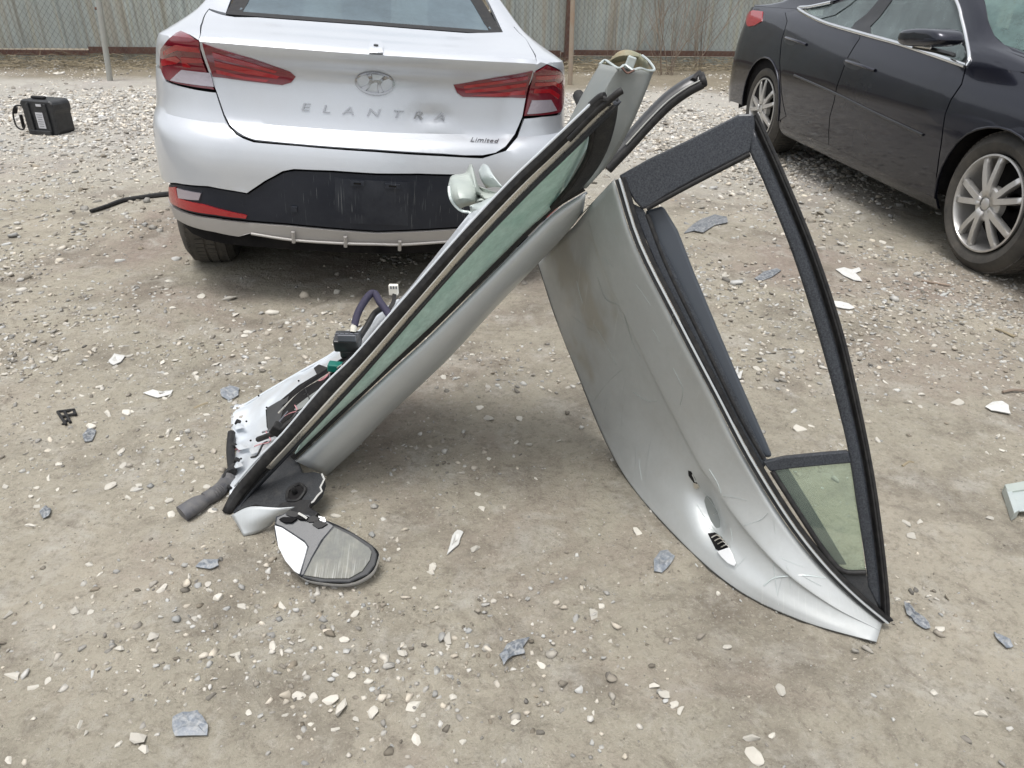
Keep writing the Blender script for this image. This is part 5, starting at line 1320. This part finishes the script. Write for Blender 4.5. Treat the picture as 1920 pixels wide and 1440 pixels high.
# crumpled metal flap at the far lower corner
cr_ = [[(842, 345, 2.22), (848, 330, 2.24), (872, 325, 2.26), (884, 308, 2.28), (893, 345, 2.22), (900, 350, 2.2)],
       [(840, 360, 2.18), (856, 348, 2.15), (888, 350, 2.18), (893, 352, 2.14), (905, 362, 2.2), (930, 360, 2.18)],
       [(848, 380, 2.17), (862, 372, 2.12), (886, 372, 2.14), (898, 368, 2.2), (915, 372, 2.14), (940, 358, 2.2)],
       [(862, 392, 2.2), (872, 386, 2.17), (888, 384, 2.2), (902, 376, 2.14), (922, 376, 2.19), (944, 352, 2.14)]]
patch('crumpled_corner', [[D(x, y, d) for x, y, d in r] for r in cr_], M['crump'], ld, nu=4, nv=4, thick=.002, sharp=30)
cr2 = [[(898, 322, 2.26), (906, 308, 2.24), (916, 312, 2.2)], [(902, 335, 2.2), (914, 328, 2.16), (926, 330, 2.14)], [(912, 352, 2.22), (926, 350, 2.16), (944, 352, 2.12)]]
patch('crumpled_corner', [[D(x, y, d) for x, y, d in r] for r in cr2], M['bare'], ld, nu=4, nv=4, thick=.002, sharp=30)
tube('torn_edge', [D(x, y, 2.14+.02*random.random()) for x, y in ((842, 350), (845, 372), (856, 388), (868, 396), (880, 398), (888, 406), (896, 398), (884, 386), (898, 388), (906, 380), (916, 392))], .0045, M['bare'], ld, n=3, seg=6, flat=.5)
patch('crumpled_corner', [[D(x, y, d) for x, y, d in r] for r in [[(880, 386, 2.12), (900, 380, 2.15), (930, 366, 2.1)], [(884, 396, 2.14), (905, 392, 2.08), (930, 384, 2.12)], [(890, 408, 2.12), (902, 402, 2.14), (920, 396, 2.08)]]], M['bare'], ld, nu=5, nv=5, thick=.002, sharp=25)

# ---- torn-off mirror
mr = thing('door_mirror', atz(600, 1060), 'torn-off white door mirror with mud-smeared glass lying face up below the left door', 'mirror')
fz = [(517, 968), (560, 962), (610, 975), (660, 998), (706, 1030), (708, 1050), (695, 1075), (655, 1094), (600, 1092), (566, 1083), (545, 1063), (525, 1030), (515, 1000)]
base_p = atz(600, 1090, .035); up_p = atz(600, 985, .10)
rgt = Vector((1, 0, 0)); mn = (up_p-base_p).cross(rgt).normalized()
if mn.dot(EYE-base_p) < 0: mn = -mn
fpts = [atp(x, y, base_p, mn) for x, y in fz]; fc = sum(fpts, Vector())/len(fpts)
nF = len(fpts); loop = cr1([tuple(p) for p in fpts+[fpts[0]]], 4)[:-1]; nl = len(loop)
rings = [(1.0, 0), (1.0, .010), (.98, .030), (.90, .055), (.72, .078), (.4, .09)]
V = []
for sc_, dn in rings:
    for p in loop:
        q = fc + (Vector(p)-fc)*sc_ - mn*dn
        if q.z < .006: q.z = .006
        V.append(q)
Fc = []; fm = []
for i in range(len(rings)-1):
    for j in range(nl):
        Fc.append((i*nl+j, i*nl+(j+1) % nl, (i+1)*nl+(j+1) % nl, (i+1)*nl+j))
        px = proj(np.array(loop[j]))
        fm.append(0)
Fc.append(tuple(range((len(rings)-1)*nl, len(rings)*nl)))
fm.append(0)
o = mk('mirror_housing', V, Fc, M['white'], mr, sharp=60); bm = bmesh.new(); bm.from_mesh(o.data); bmesh.ops.recalc_face_normals(bm, faces=bm.faces); bm.to_mesh(o.data); bm.free()
MP = lambda x, y, h_=0: atp(x, y, base_p, mn)+mn*h_
# white cap face, black scalp, grey bezel, glass
plate('white_cap', [MP(x, y, .004) for x, y in ((515, 985), (530, 990), (556, 1007), (572, 1018), (577, 1026), (573, 1042), (562, 1078), (552, 1072), (535, 1052), (522, 1026))], M['white'], mr, -mn*.006, bev=.003)
plate('housing_back', [MP(x, y, .002) for x, y in ((518, 970), (540, 960), (575, 964), (612, 976), (628, 986), (604, 1014), (586, 1046), (570, 1080), (562, 1080), (572, 1042), (577, 1026), (570, 1016), (530, 990), (516, 984))], M['black_dusty2'], mr, -mn*.006, bev=.003)
plate('bezel', [MP(x, y, .003) for x, y in ((566, 1083), (586, 1044), (606, 1010), (626, 984), (664, 1000), (700, 1024), (708, 1040), (704, 1060), (690, 1078), (655, 1093), (600, 1092))], M['black_dusty'], mr, -mn*.008, bev=.003)
plate('mirror_glass', [MP(x, y, .0065) for x, y in ((571, 1080), (588, 1046), (608, 1013), (628, 990), (660, 1006), (692, 1028), (698, 1036), (694, 1052), (680, 1072), (655, 1086), (610, 1086))], M['mirror_dirty'], mr, -mn*.004, bev=.001)
for k, (x, y) in enumerate(((552, 966), (568, 972), (585, 975), (540, 976), (600, 985))):
    plate('broken_socket', [MP(x+dx_*random.uniform(.6, 1.4), y+dy_*random.uniform(.6, 1.4), .006+.003*(k % 2)) for dx_, dy_ in ((-12, 0), (-6, -6), (4, -5), (13, -1), (7, 5), (-5, 6))], M['dark'] if k % 2 else M['rubber'], mr, -mn*.012, bev=0)
tube('broken_clip', [MP(562, 966, .012), MP(572, 972, .014), MP(577, 975, .01)], .003, M['shard_pale'], mr, seg=5)
plate('white_flake', [MP(x, y, .006) for x, y in ((598, 969), (610, 972), (612, 980), (602, 982))], M['white'], mr, -mn*.005, bev=0)

# ---------------------------------------------------------------- right door (rear door, standing on its rear edge)
rdv = thing('rear_car_door', atz(1400, 1100), 'scratched silver rear door standing on its rear edge, main window empty, quarter glass left', 'car door')
Fb = D(1155, 335, 1.65); Rb = D(1654, 1169, 1.655); Tp = D(1385, 218, 1.56)
wn = (Rb-Fb).cross(Tp-Fb).normalized()
if wn.dot(EYE-Fb) < 0: wn = -wn
def WP(x, y, h_=0): return atp(x, y, Fb, wn)+wn*h_
beltR = [(1152, 338), (1191, 460), (1261, 600), (1338, 747), (1395, 856), (1466, 971), (1530, 1054), (1593, 1118), (1654, 1169)]
lowR = [(1008, 490), (1040, 590), (1085, 705), (1130, 815), (1180, 905), (1262, 1000), (1370, 1097), (1500, 1162), (1643, 1204)]
lowd = [2.20, 2.21, 2.22, 2.21, None, None, None, None, None]
rows = []
fr_f = (0, .04, .10, .24, .37, .41, .60, .80, .92, 1.0)
bul = (0.012, -.004, -.012, -.026, -.033, -.024, -.018, -.016, -.008, 0)
for f, bu in zip(fr_f, bul):
    rw_ = []
    for i, ((a, b), (c, d_), ld_) in enumerate(zip(beltR, lowR, lowd)):
        P0 = WP(a, b); dB = (P0-EYE).dot(fw)
        if ld_ is None: ld_ = (atz(c, d_, .018)-EYE).dot(fw)
        taper = min(1, (8-i)/3+.15)
        dd = dB+(ld_-dB)*f + bu*taper
        p = D(a+(c-a)*f, b+(d_-b)*f, dd)
        if p.z < .006: p.z = .006
        rw_.append(p)
    rows.append(rw_)
def dentR(G):
    R, C = G.shape[:2]
    for i in range(R):
        for j in range(C):
            p = Vector(G[i, j]); px, py = proj(G[i, j]); out_ = np.array((-.6, -.6, .4))
            d = .004*noise.noise(p*5)+.0015*noise.noise(p*14)
            # handle scoop
            u_, w_ = (px-1326), (py-960); al = u_*.34+w_*.94; ac = u_*.94-w_*.34
            d -= .040*math.exp(-(al/52)**4-(ac/19)**2)
            d -= .018*math.exp(-((px-1075)/26)**2-((py-470)/60)**2) - .006*math.exp(-((px-1110)/14)**2-((py-520)/50)**2)
            G[i, j] += out_*d
    return G
oskin = patch('outer_skin', rows, M['door_silver'], rdv, nu=9, nv=8, thick=.0015, disp=dentR, off=1)
at = oskin.data.color_attributes.new('stain', 'FLOAT_COLOR', 'POINT'); cs = []
mw = np.array(WM[rdv.name])
for v in oskin.data.vertices:
    p = Vector(mw[:3, :3] @ np.array(v.co) + mw[:3, 3]); px, py = proj(np.array(p))
    nn_ = noise.noise(p*9)*.9+noise.noise(p*28)*.6
    k = math.exp(-((px-1068-.35*(py-480))/34)**2-((py-500)/110)**2)*1.3 + .5*math.exp(-((px-1105)/40)**2-((py-640)/90)**2)
    k = max(0, min(1, (k+nn_*1.1-.55)*1.8))*(1 if k > .08 else 0)
    cs += [1-.14*k, 1-.20*k, 1-.28*k, 1]
at.data.foreach_set('color', cs)
skG = None
# thickness of the door: edge return around the low edge
ret = [[Vector(p) for p in rows[-1]], [Vector(p)+(-wn*.035)+Vector((.012, .012, .0)) for p in rows[-1]]]
for r in ret:
    for p in r: p.z = max(.006, p.z)
patch('hem_return', ret, M['door_silver'], rdv, nu=6, nv=2, thick=.002)
fe = [rows[k][0] for k in range(len(rows))]
patch('front_edge', [fe, [p-wn*.05+Vector((0, .03, 0)) for p in fe]], M['pillar'], rdv, nu=3, nv=3, thick=.002)
patch('inner_shell', [[p-wn*.045 for p in rows[1]], [p-wn*.06 for p in rows[4]], [p-wn*.04 for p in rows[7]]], M['pillar'], rdv, nu=5, nv=4, thick=.002)
# belt: silver flange, groove, chrome bead, seal
def rail_(name, pts, wpx, h0, th_, mt):
    a = [WP(x, y, h0) for x, y in pts]; b = [WP(x+wpx, y-wpx*.35, h0) for x, y in pts]
    return strip(name, a, [tuple(q-p) for p, q in zip(a, b)], tuple(wn*th_), mt, rdv)
BR = beltR
rail_('belt_groove', [(x+1, y) for x, y in BR], 7, -.004, .006, M['black_dusty'])
rail_('belt_bead', [(x+8, y-2) for x, y in BR], 4, -.002, .012, M['door_silver2'])
rail_('belt_seal', [(x+13, y-4) for x, y in BR], 8, -.006, .012, M['rubber'])
# front upright of the frame (wide black plate)
plate('front_upright', [WP(x, y) for x, y in ((1160, 329), (1215, 298), (1290, 262), (1340, 237), (1385, 214), (1410, 213), (1420, 224), (1408, 284), (1360, 308), (1300, 338), (1250, 366), (1216, 388), (1204, 392), (1190, 378))], M['black_dusty2'], rdv, -wn*.022, bev=.004)
tube('upright_seal', [WP(x, y, -.006) for x, y in ((1212, 391), (1250, 370), (1300, 343), (1360, 312), (1406, 288))], .006, M['rubber'], rdv, n=4)
# curved rear rail
outc = [(1418, 214), (1470, 330), (1528, 472), (1578, 625), (1612, 770), (1638, 905), (1655, 1030), (1664, 1120), (1665, 1166)]
innc = [(1405, 284), (1436, 352), (1487, 480), (1534, 628), (1570, 760), (1591, 850), (1608, 960), (1622, 1050), (1628, 1100)]
oa = [WP(x, y) for x, y in outc]; ob = [WP(x, y) for x, y in innc]
om = [(p*.62+q*.38) for p, q in zip(oa, ob)]; om2 = [(p*.72+q*.28)-wn*.006 for p, q in zip(oa, ob)]
patch('roof_rail', [ob, [(p+q)/2+wn*.0015 for p, q in zip(om, ob)], om], M['black_dusty2'], rdv, nu=6, nv=2, thick=.020)
patch('roof_rail_seal', [om, om2, [(p*.86+q*.14)+wn*.004 for p, q in zip(oa, ob)], oa, [p-wn*.02 for p in oa]], M['rubber'], rdv, nu=6, nv=3, thick=.006)
tube('roof_rail_lip', [p+wn*.002 for p in oa], .004, M['rubber'], rdv, n=5, seg=6)
tube('roof_rail_lip', [p+wn*.004 for p in [(p*.86+q*.14) for p, q in zip(oa, ob)]], .0025, M['rubber'], rdv, n=5, seg=6)
# dividing bar, quarter glass, lower corner
plate('dividing_bar', [WP(x, y, .002) for x, y in ((1430, 866), (1470, 857), (1530, 851), (1591, 846), (1596, 868), (1530, 874), (1480, 879), (1444, 884))], M['black_dusty2'], rdv, -wn*.018, bev=.003)
plate('quarter_glass', [WP(x, y, -.004) for x, y in ((1446, 884), (1500, 877), (1596, 869), (1608, 950), (1624, 1072), (1580, 1070), (1545, 1035), (1495, 960))], M['glass_q'], rdv, -wn*.004, bev=0)
tube('quarter_seal', [WP(x, y, .001) for x, y in ((1448, 884), (1500, 965), (1546, 1034), (1580, 1070), (1624, 1073))], .006, M['rubber'], rdv, n=4)
plate('lower_corner_trim', [WP(x, y, .0) for x, y in ((1578, 1072), (1624, 1076), (1634, 1100), (1656, 1164), (1628, 1140), (1600, 1108), (1572, 1084))], M['black_dusty'], rdv, -wn*.016, bev=.003)
# slate inner trim showing through the opening
plate('inner_trim_panel', [WP(x, y, -.03) for x, y in ((1206, 394), (1240, 384), (1268, 430), (1300, 512), (1345, 620), (1392, 730), (1440, 840), (1450, 864), (1436, 866), (1410, 830), (1330, 672), (1262, 538))], M['navy'], rdv, -wn*.03, bev=.006)
plate('inner_trim_panel', [WP(x, y, -.032) for x, y in ((1444, 884), (1478, 882), (1520, 950), (1568, 1030), (1592, 1070), (1576, 1070), (1545, 1040), (1490, 960))], M['navy'], rdv, -wn*.012, bev=.002)
tube('inner_seal', [WP(x, y, -.012) for x, y in ((1212, 402), (1250, 500), (1318, 640), (1385, 778), (1432, 862))], .006, M['rubber'], rdv, n=5)
plate('sash_corner', [WP(x, y, -.008) for x, y in ((1180, 378), (1204, 390), (1216, 412), (1440, 868), (1432, 880), (1400, 838), (1300, 660))], M['black_dusty2'], rdv, -wn*.012, bev=.002)
# handle: broken, with hole and white stub — seated on the skin by ray casting
dg = bpy.context.evaluated_depsgraph_get()
def SK(px, py, lift=.004):
    ok, loc, nr, ix, ob_, _ = sc.ray_cast(dg, EYE, ray(px, py).normalized())
    return (loc - ray(px, py).normalized()*lift) if ok else D(px, py, 1.9)
def skp(name, pts, mt, lift=.004, th_=.006, bev=.0015):
    return plate(name, [SK(x, y, lift) for x, y in pts], mt, rdv, ray(*pts[0]).normalized()*th_, bev=bev)
HP = []
HP.append(('key_hole', ((1290, 882), (1296, 884), (1303, 896), (1308, 908), (1305, 911), (1298, 902), (1291, 892)), M['dark'], .002, .004))
HP.append(('key_hole_rim', ((1300, 905), (1309, 908), (1312, 914), (1306, 918), (1300, 914)), M['chrome'], .003, .004))
HP.append(('handle_hole', ((1327, 1000), (1340, 998), (1352, 1006), (1362, 1018), (1368, 1026), (1352, 1034), (1342, 1030), (1336, 1018)), M['dark'], .003, .005))
HP.append(('broken_handle', ((1344, 1034), (1367, 1026), (1374, 1040), (1380, 1056), (1377, 1062), (1364, 1056), (1352, 1044)), M['white'], .010, .012))
for a in HP: skp(a[0], a[1], a[2], a[3], a[4])
for k in range(4):
    tube('handle_spring', [SK(1334+k*6, 1008+k*6, .006), SK(1344+k*6, 1003+k*6, .010), SK(1352+k*5, 1008+k*6, .006)], .0016, M['chrome'], rdv, n=2, seg=5)
# sharp scrape with bare metal low on the panel
scr = [(1432, 1098), (1450, 1084), (1475, 1080), (1505, 1078), (1548, 1083)]
o = tube('scrape', [SK(x, y, .0008) for x, y in scr], .0016, M['bare'], rdv, n=4, seg=5, flat=.4)
for a, b, c in (((1170, 590), (1185, 640), (1200, 668)), ((1262, 690), (1280, 730), (1275, 760)), ((1120, 520), (1135, 560), (1160, 572)), ((1188, 736), (1215, 752), (1232, 752)), ((1330, 880), (1345, 905), (1352, 925)), ((1240, 560), (1262, 578), (1258, 610)), ((1395, 985), (1425, 975), (1440, 962))):
    tube('scrape', [SK(*p, .0006) for p in (a, b, c)], .0010, M['bare'], rdv, n=4, seg=4, flat=.4)

rr_ = random.Random(5)
for k in range(30):
    t_ = rr_.random(); e_ = rr_.uniform(.12, .92)
    i_ = rr_.uniform(.6, 6.5); i0 = int(i_); f0 = i_-i0
    bx_ = beltR[i0][0]*(1-f0)+beltR[i0+1][0]*f0; by_ = beltR[i0][1]*(1-f0)+beltR[i0+1][1]*f0
    lx_ = lowR[i0][0]*(1-f0)+lowR[i0+1][0]*f0; ly_ = lowR[i0][1]*(1-f0)+lowR[i0+1][1]*f0
    x, y = bx_+(lx_-bx_)*e_, by_+(ly_-by_)*e_; a = rr_.gauss(1.15, .55); l_ = rr_.uniform(8, 46); bd_ = rr_.uniform(-.08, .08)
    pts = [(x+math.cos(a)*q*l_+math.sin(a)*bd_*l_*(1-q*q), y+math.sin(a)*q*l_-math.cos(a)*bd_*l_*(1-q*q)) for q in (-1, -.4, .3, 1)]
    w3 = [SK(*p, .0005) for p in pts]
    if max((w3[i]-w3[i+1]).length for i in range(3)) < .12: tube('scrape', w3, rr_.choice([.0004, .0005, .0007]), M['bare'], rdv, n=3, seg=4, flat=.4)
# ---- black rubber and plastic pillar trim lying across behind
bt = thing('trim_strip', D(1240, 220, 2.1), 'curved black trim strip with rubber seal sticking up behind the grey pillar', 'trim strip')
tpth = [(1132, 306, 2.16), (1170, 266, 2.15), (1208, 224, 2.14), (1246, 186, 2.13), (1280, 161, 2.12), (1308, 146, 2.12)]
tube('strip_body', [D(*p) for p in tpth], .024, M['strip_black'], bt, n=6, seg=8, flat=.45, rfn=lambda t: .75+.35*t)
tube('seal_bulb', [D(x+8, y+12, d-.02) for x, y, d in tpth], .014, M['rubber'], bt, n=6, seg=8)
tube('metal_edge', [D(x+4, y+5, d-.035) for x, y, d in tpth[1:]], .0022, M['pipe'], bt, n=6, seg=5)
tube('ragged_end', [D(1300, 152, 2.10), D(1312, 138, 2.12), D(1318, 150, 2.09), D(1320, 160, 2.1)], .010, M['rubber'], bt, n=3, seg=7)

# ---------------------------------------------------------------- debris
def shard(name, pts, mt, label, cat, h_=.012, curl=.010, group=None):
    P_ = [atz(x, y, .004) for x, y in pts]; c = sum(P_, Vector())/len(P_)
    V = []; n = len(P_)
    curl *= .35; h_ *= .55; V.append(c+Vector((0, 0, curl+h_))); ring = []
    P2 = []
    for i in range(n):
        a, b = P_[i], P_[(i+1) % n]; P2 += [a, a.lerp(b, .5)+Vector((random.uniform(-.002, .002), random.uniform(-.002, .002), 0))]
    m_ = len(P2)
    for f in (.5, 1.0):
        for p in P2: V.append(c+(p-c)*f+Vector((0, 0, (curl+h_)*(1-f)*.7+h_*.6*random.random()+.002+float(gh(np.array(p.x), np.array(p.y))))))
    Fc = [(0, 1+i, 1+(i+1) % m_) for i in range(m_)] + [(1+i, 1+m_+i, 1+m_+(i+1) % m_, 1+(i+1) % m_) for i in range(m_)]
    o = mk(name, V, Fc, mt, None, smooth=False); solid(o, .003); bm = bmesh.new(); bm.from_mesh(o.data); bmesh.ops.recalc_face_normals(bm, faces=bm.faces); bm.to_mesh(o.data); bm.free()
    tag(o, label, cat, group)
G_ = 'broken shards on the dirt'
S = M['shard']; SP = M['shard_pale']
shard('plastic_shard', [(326, 1350), (345, 1342), (372, 1338), (382, 1350), (392, 1366), (390, 1384), (330, 1386), (325, 1368)], S, 'blue-grey square shard with a white edge near the bottom left', 'shard', group=G_)
shard('plastic_shard', [(936, 1236), (950, 1216), (968, 1208), (993, 1203), (980, 1222), (984, 1234), (960, 1240), (944, 1256)], S, 'jagged blue-grey shard in the lower middle of the dirt', 'shard', group=G_)
shard('plastic_shard', [(838, 1046), (848, 1012), (858, 1000), (869, 1004), (860, 1028)], SP, 'narrow pointed pale shard between mirror and right door', 'shard', .006, .004, group=G_)
shard('plastic_shard', [(1224, 1060), (1236, 1044), (1250, 1040), (1264, 1052), (1256, 1066), (1240, 1082), (1225, 1080)], S, 'speckled blue-grey shard beside the wheel arch edge of the right door', 'shard', group=G_)
shard('plastic_shard', [(368, 1070), (384, 1056), (412, 1056), (412, 1068), (396, 1076)], S, 'small slate shard left of the fallen mirror', 'shard', group=G_)
shard('plastic_shard', [(414, 734), (432, 728), (450, 732), (448, 746), (430, 756), (416, 748)], S, 'crumpled silvery shard left of the inner door panel', 'shard', group=G_)
shard('plastic_shard', [(1282, 440), (1298, 424), (1316, 412), (1340, 404), (1362, 408), (1364, 420), (1340, 424), (1318, 440), (1300, 436)], S, 'large flat grey-blue shard seen beside the empty window frame', 'shard', .015, .012, group=G_)
shard('plastic_shard', [(1566, 508), (1582, 504), (1596, 508), (1610, 503), (1614, 510), (1604, 514), (1616, 530), (1600, 528), (1580, 518)], SP, 'white pointed shard lying right of the curved window rail', 'shard', .008, .006, group=G_)
shard('plastic_shard', [(1556, 566), (1575, 568), (1590, 572), (1602, 580), (1592, 583), (1568, 578)], SP, 'pale sliver touching the curved window rail', 'shard', .006, .004, group=G_)
shard('plastic_shard', [(1692, 1136), (1702, 1138), (1714, 1152), (1730, 1164), (1742, 1184), (1732, 1186), (1712, 1174), (1698, 1158)], S, 'dark narrow shard pointing away from the tip of the right door', 'shard', group=G_)
shard('plastic_shard', [(1414, 524), (1432, 512), (1456, 506), (1464, 510), (1446, 522), (1424, 530)], S, 'thin grey shard seen through the window opening', 'shard', .006, .004, group=G_)
shard('plastic_shard', [(1860, 1192), (1872, 1196), (1890, 1206), (1896, 1220), (1884, 1222), (1868, 1208)], S, 'dark shard near the lower right edge', 'shard', group=G_)
shard('flat_stone', [(1846, 765), (1860, 756), (1878, 754), (1890, 762), (1894, 778), (1876, 775), (1858, 772)], SP, 'flat lens-shaped grey stone near the right edge', 'stone', .012, .008)
shard('plastic_shard', [(270, 742), (288, 736), (310, 740), (326, 736), (322, 744), (296, 750)], SP, 'thin white sliver among stones left of the door panel', 'shard', .005, .003, group=G_)
shard('plastic_shard', [(156, 820), (168, 806), (182, 812), (174, 830), (160, 832)], S, 'small glassy grey chip left of the stone cluster', 'shard', .004, .002, group=G_)
shard('plastic_shard', [(75, 964), (88, 953), (98, 958), (94, 972), (82, 976)], S, 'small slate-coloured chip near the left edge', 'shard', group=G_)
shard('plastic_shard', [(205, 682), (216, 668), (236, 672), (228, 684), (214, 690)], SP, 'pale flat flake at left between the stones', 'shard', .006, .004, group=G_)
shard('plastic_shard', [(1664, 712), (1668, 702), (1382, 690), (1376, 704)][2:] + [(1392, 700), (1388, 714), (1378, 716)], SP, 'small pale chip beside the slate inner trim', 'shard', .006, .004, group=G_)
# grey bracket at the right edge
br = thing('metal_bracket', atz(1905, 930), 'dented grey metal bracket cut by the right edge of the photo', 'bracket')
def GP(x, y, z): return atz(x, y, z)
plate('bracket_plate', [GP(1886, 908, .03), GP(1935, 900, .03), GP(1960, 955, .03), GP(1905, 958, .03)], M['bare'], br, Vector((0, 0, -.006)), bev=.002)
plate('bracket_flange', [GP(1884, 908, .035), GP(1893, 906, .035), GP(1912, 956, .035), GP(1902, 962, .035)], M['bare'], br, Vector((0, 0, -.028)), bev=.002)
plate('bracket_flange', [GP(1884, 908, .036), GP(1940, 898, .036), GP(1942, 914, .036), GP(1890, 922, .036)], M['crump'], br, Vector((0, 0, -.02)), bev=.002)
# black ribbed clip at the left
cl = thing('plastic_clip', atz(125, 780), 'black ribbed plastic clip half buried at the left of the yard', 'clip')
for a, b in (((108, 772), (140, 768)), ((112, 782), (140, 776)), ((118, 796), (130, 784)), ((108, 772), (124, 796)), ((120, 770), (132, 792)), ((138, 768), (142, 778))):
    tube('clip_rib', [GP(*a, .012), GP(*b, .016)], .0045, M['rubber'], cl, seg=6)
plate('clip_plate', [GP(x, y, .006) for x, y in ((108, 774), (140, 770), (142, 780), (128, 798), (116, 794))], M['rubber'], cl, Vector((0, 0, -.004)), bev=0)
# sticks
for pts, r, mt, lab in (([(1728, 526), (1750, 530), (1782, 535)], .005, 'twig', 'short brown stick lying left of the dark car front wheel'),
                        ([(1866, 616), (1882, 622), (1902, 631)], .005, 'twig_pale', 'short pale splinter on bare dirt near the right edge'),
                        ([(364, 766), (378, 760), (390, 756)], .005, 'twig_pale', 'short pale splinter left of the inner door panel'),
                        ([(1692, 874), (1704, 866), (1714, 868)], .004, 'twig_pale', 'small pale splinter right of the curved window rail'),
                        ([(1880, 735), (1900, 731), (1925, 733)], .005, 'twig', 'grey stick at the right edge above the flat stone')):
    V, Fc = tubemesh(cr1([tuple(atz(x, y, .007)) for x, y in pts], 3), r, 6); tag(mk('stick', V, Fc, M[mt], None), lab, 'stick', 'sticks on the dirt')
V, Fc = tubemesh(cr1([tuple(atz(x, y, .014)) for x, y in ((170, 396), (196, 388), (230, 376), (262, 371), (300, 366), (360, 360))], 5), .018, 8, rfn=lambda t: .6+.5*t)
tag(mk('rubber_hose', V, Fc, M['rubber'], None), 'dark bent hose on the ground reaching under the left rear of the silver sedan', 'hose')

# ---- black battery case at far left
bx = atz(86, 252); bw = thing('jump_starter', bx, 'black jump starter box with paper label and looped cable on pale gravel at left', 'jump starter')
Rb_ = Matrix.Rotation(math.radians(-14), 3, 'Z')
def BL(x, y, z): return bx + Rb_ @ Vector((x, y, z))
sx_ = .27
body_prof = [(-.155, .0), (.135, .0), (.15, .03), (.15, .17), (.165, .19), (.165, .25), (.14, .272), (-.14, .272), (-.165, .24), (-.15, .20), (-.155, .10)]
n = len(body_prof); V = [BL(x, -.02, z) for x, z in body_prof]+[BL(x*.97, .18, z) for x, z in body_prof]
mk('case', V, [tuple(range(n)), tuple(reversed(range(n, 2*n)))]+[(i, i+n, (i+1) % n+n, (i+1) % n) for i in range(n)], M['plastic'], bw, smooth=False).modifiers.new('b', 'BEVEL').width = .010
box('label', BL(.012, -.023, .115), (.072, .004, .125), M['paper'], bw, R=Rb_, bev=0)
for k in range(6): box('label_print', BL(.012, -.0255, .160-k*.018), (.055-.006*(k % 3), .001, .004), M['grey_plastic'], bw, R=Rb_, bev=0)
box('handle', BL(-.02, .05, .285), (.13, .035, .022), M['rubber'], bw, R=Rb_, bev=.008)
box('side_ridge', BL(-.075, -.028, .14), (.02, .016, .22), M['plastic'], bw, R=Rb_, bev=.004); box('side_ridge', BL(.095, -.028, .14), (.02, .016, .22), M['plastic'], bw, R=Rb_, bev=.004)
box('bottom_tray', BL(-.01, -.03, .02), (.22, .03, .035), M['plastic'], bw, R=Rb_, bev=.004)
box('label', BL(.03, -.024, .235), (.05, .004, .018), M['paper'], bw, R=Rb_, bev=0)
tube('cable', [BL(-.15, .0, .22), BL(-.20, -.03, .215), BL(-.235, -.04, .15), BL(-.225, -.05, .06), BL(-.18, -.04, .035), BL(-.155, -.03, .07)], .007, M['rubber'], bw, n=6)
tube('clamp_grip', [BL(-.185, -.02, .045), BL(-.180, -.02, .15)], .018, M['rubber'], bw, n=2, flat=.6)
tube('clamp_grip', [BL(-.23, -.02, .16), BL(-.205, -.02, .205)], .018, M['rubber'], bw, n=2, flat=.6)
print('objects', len(bpy.data.objects))
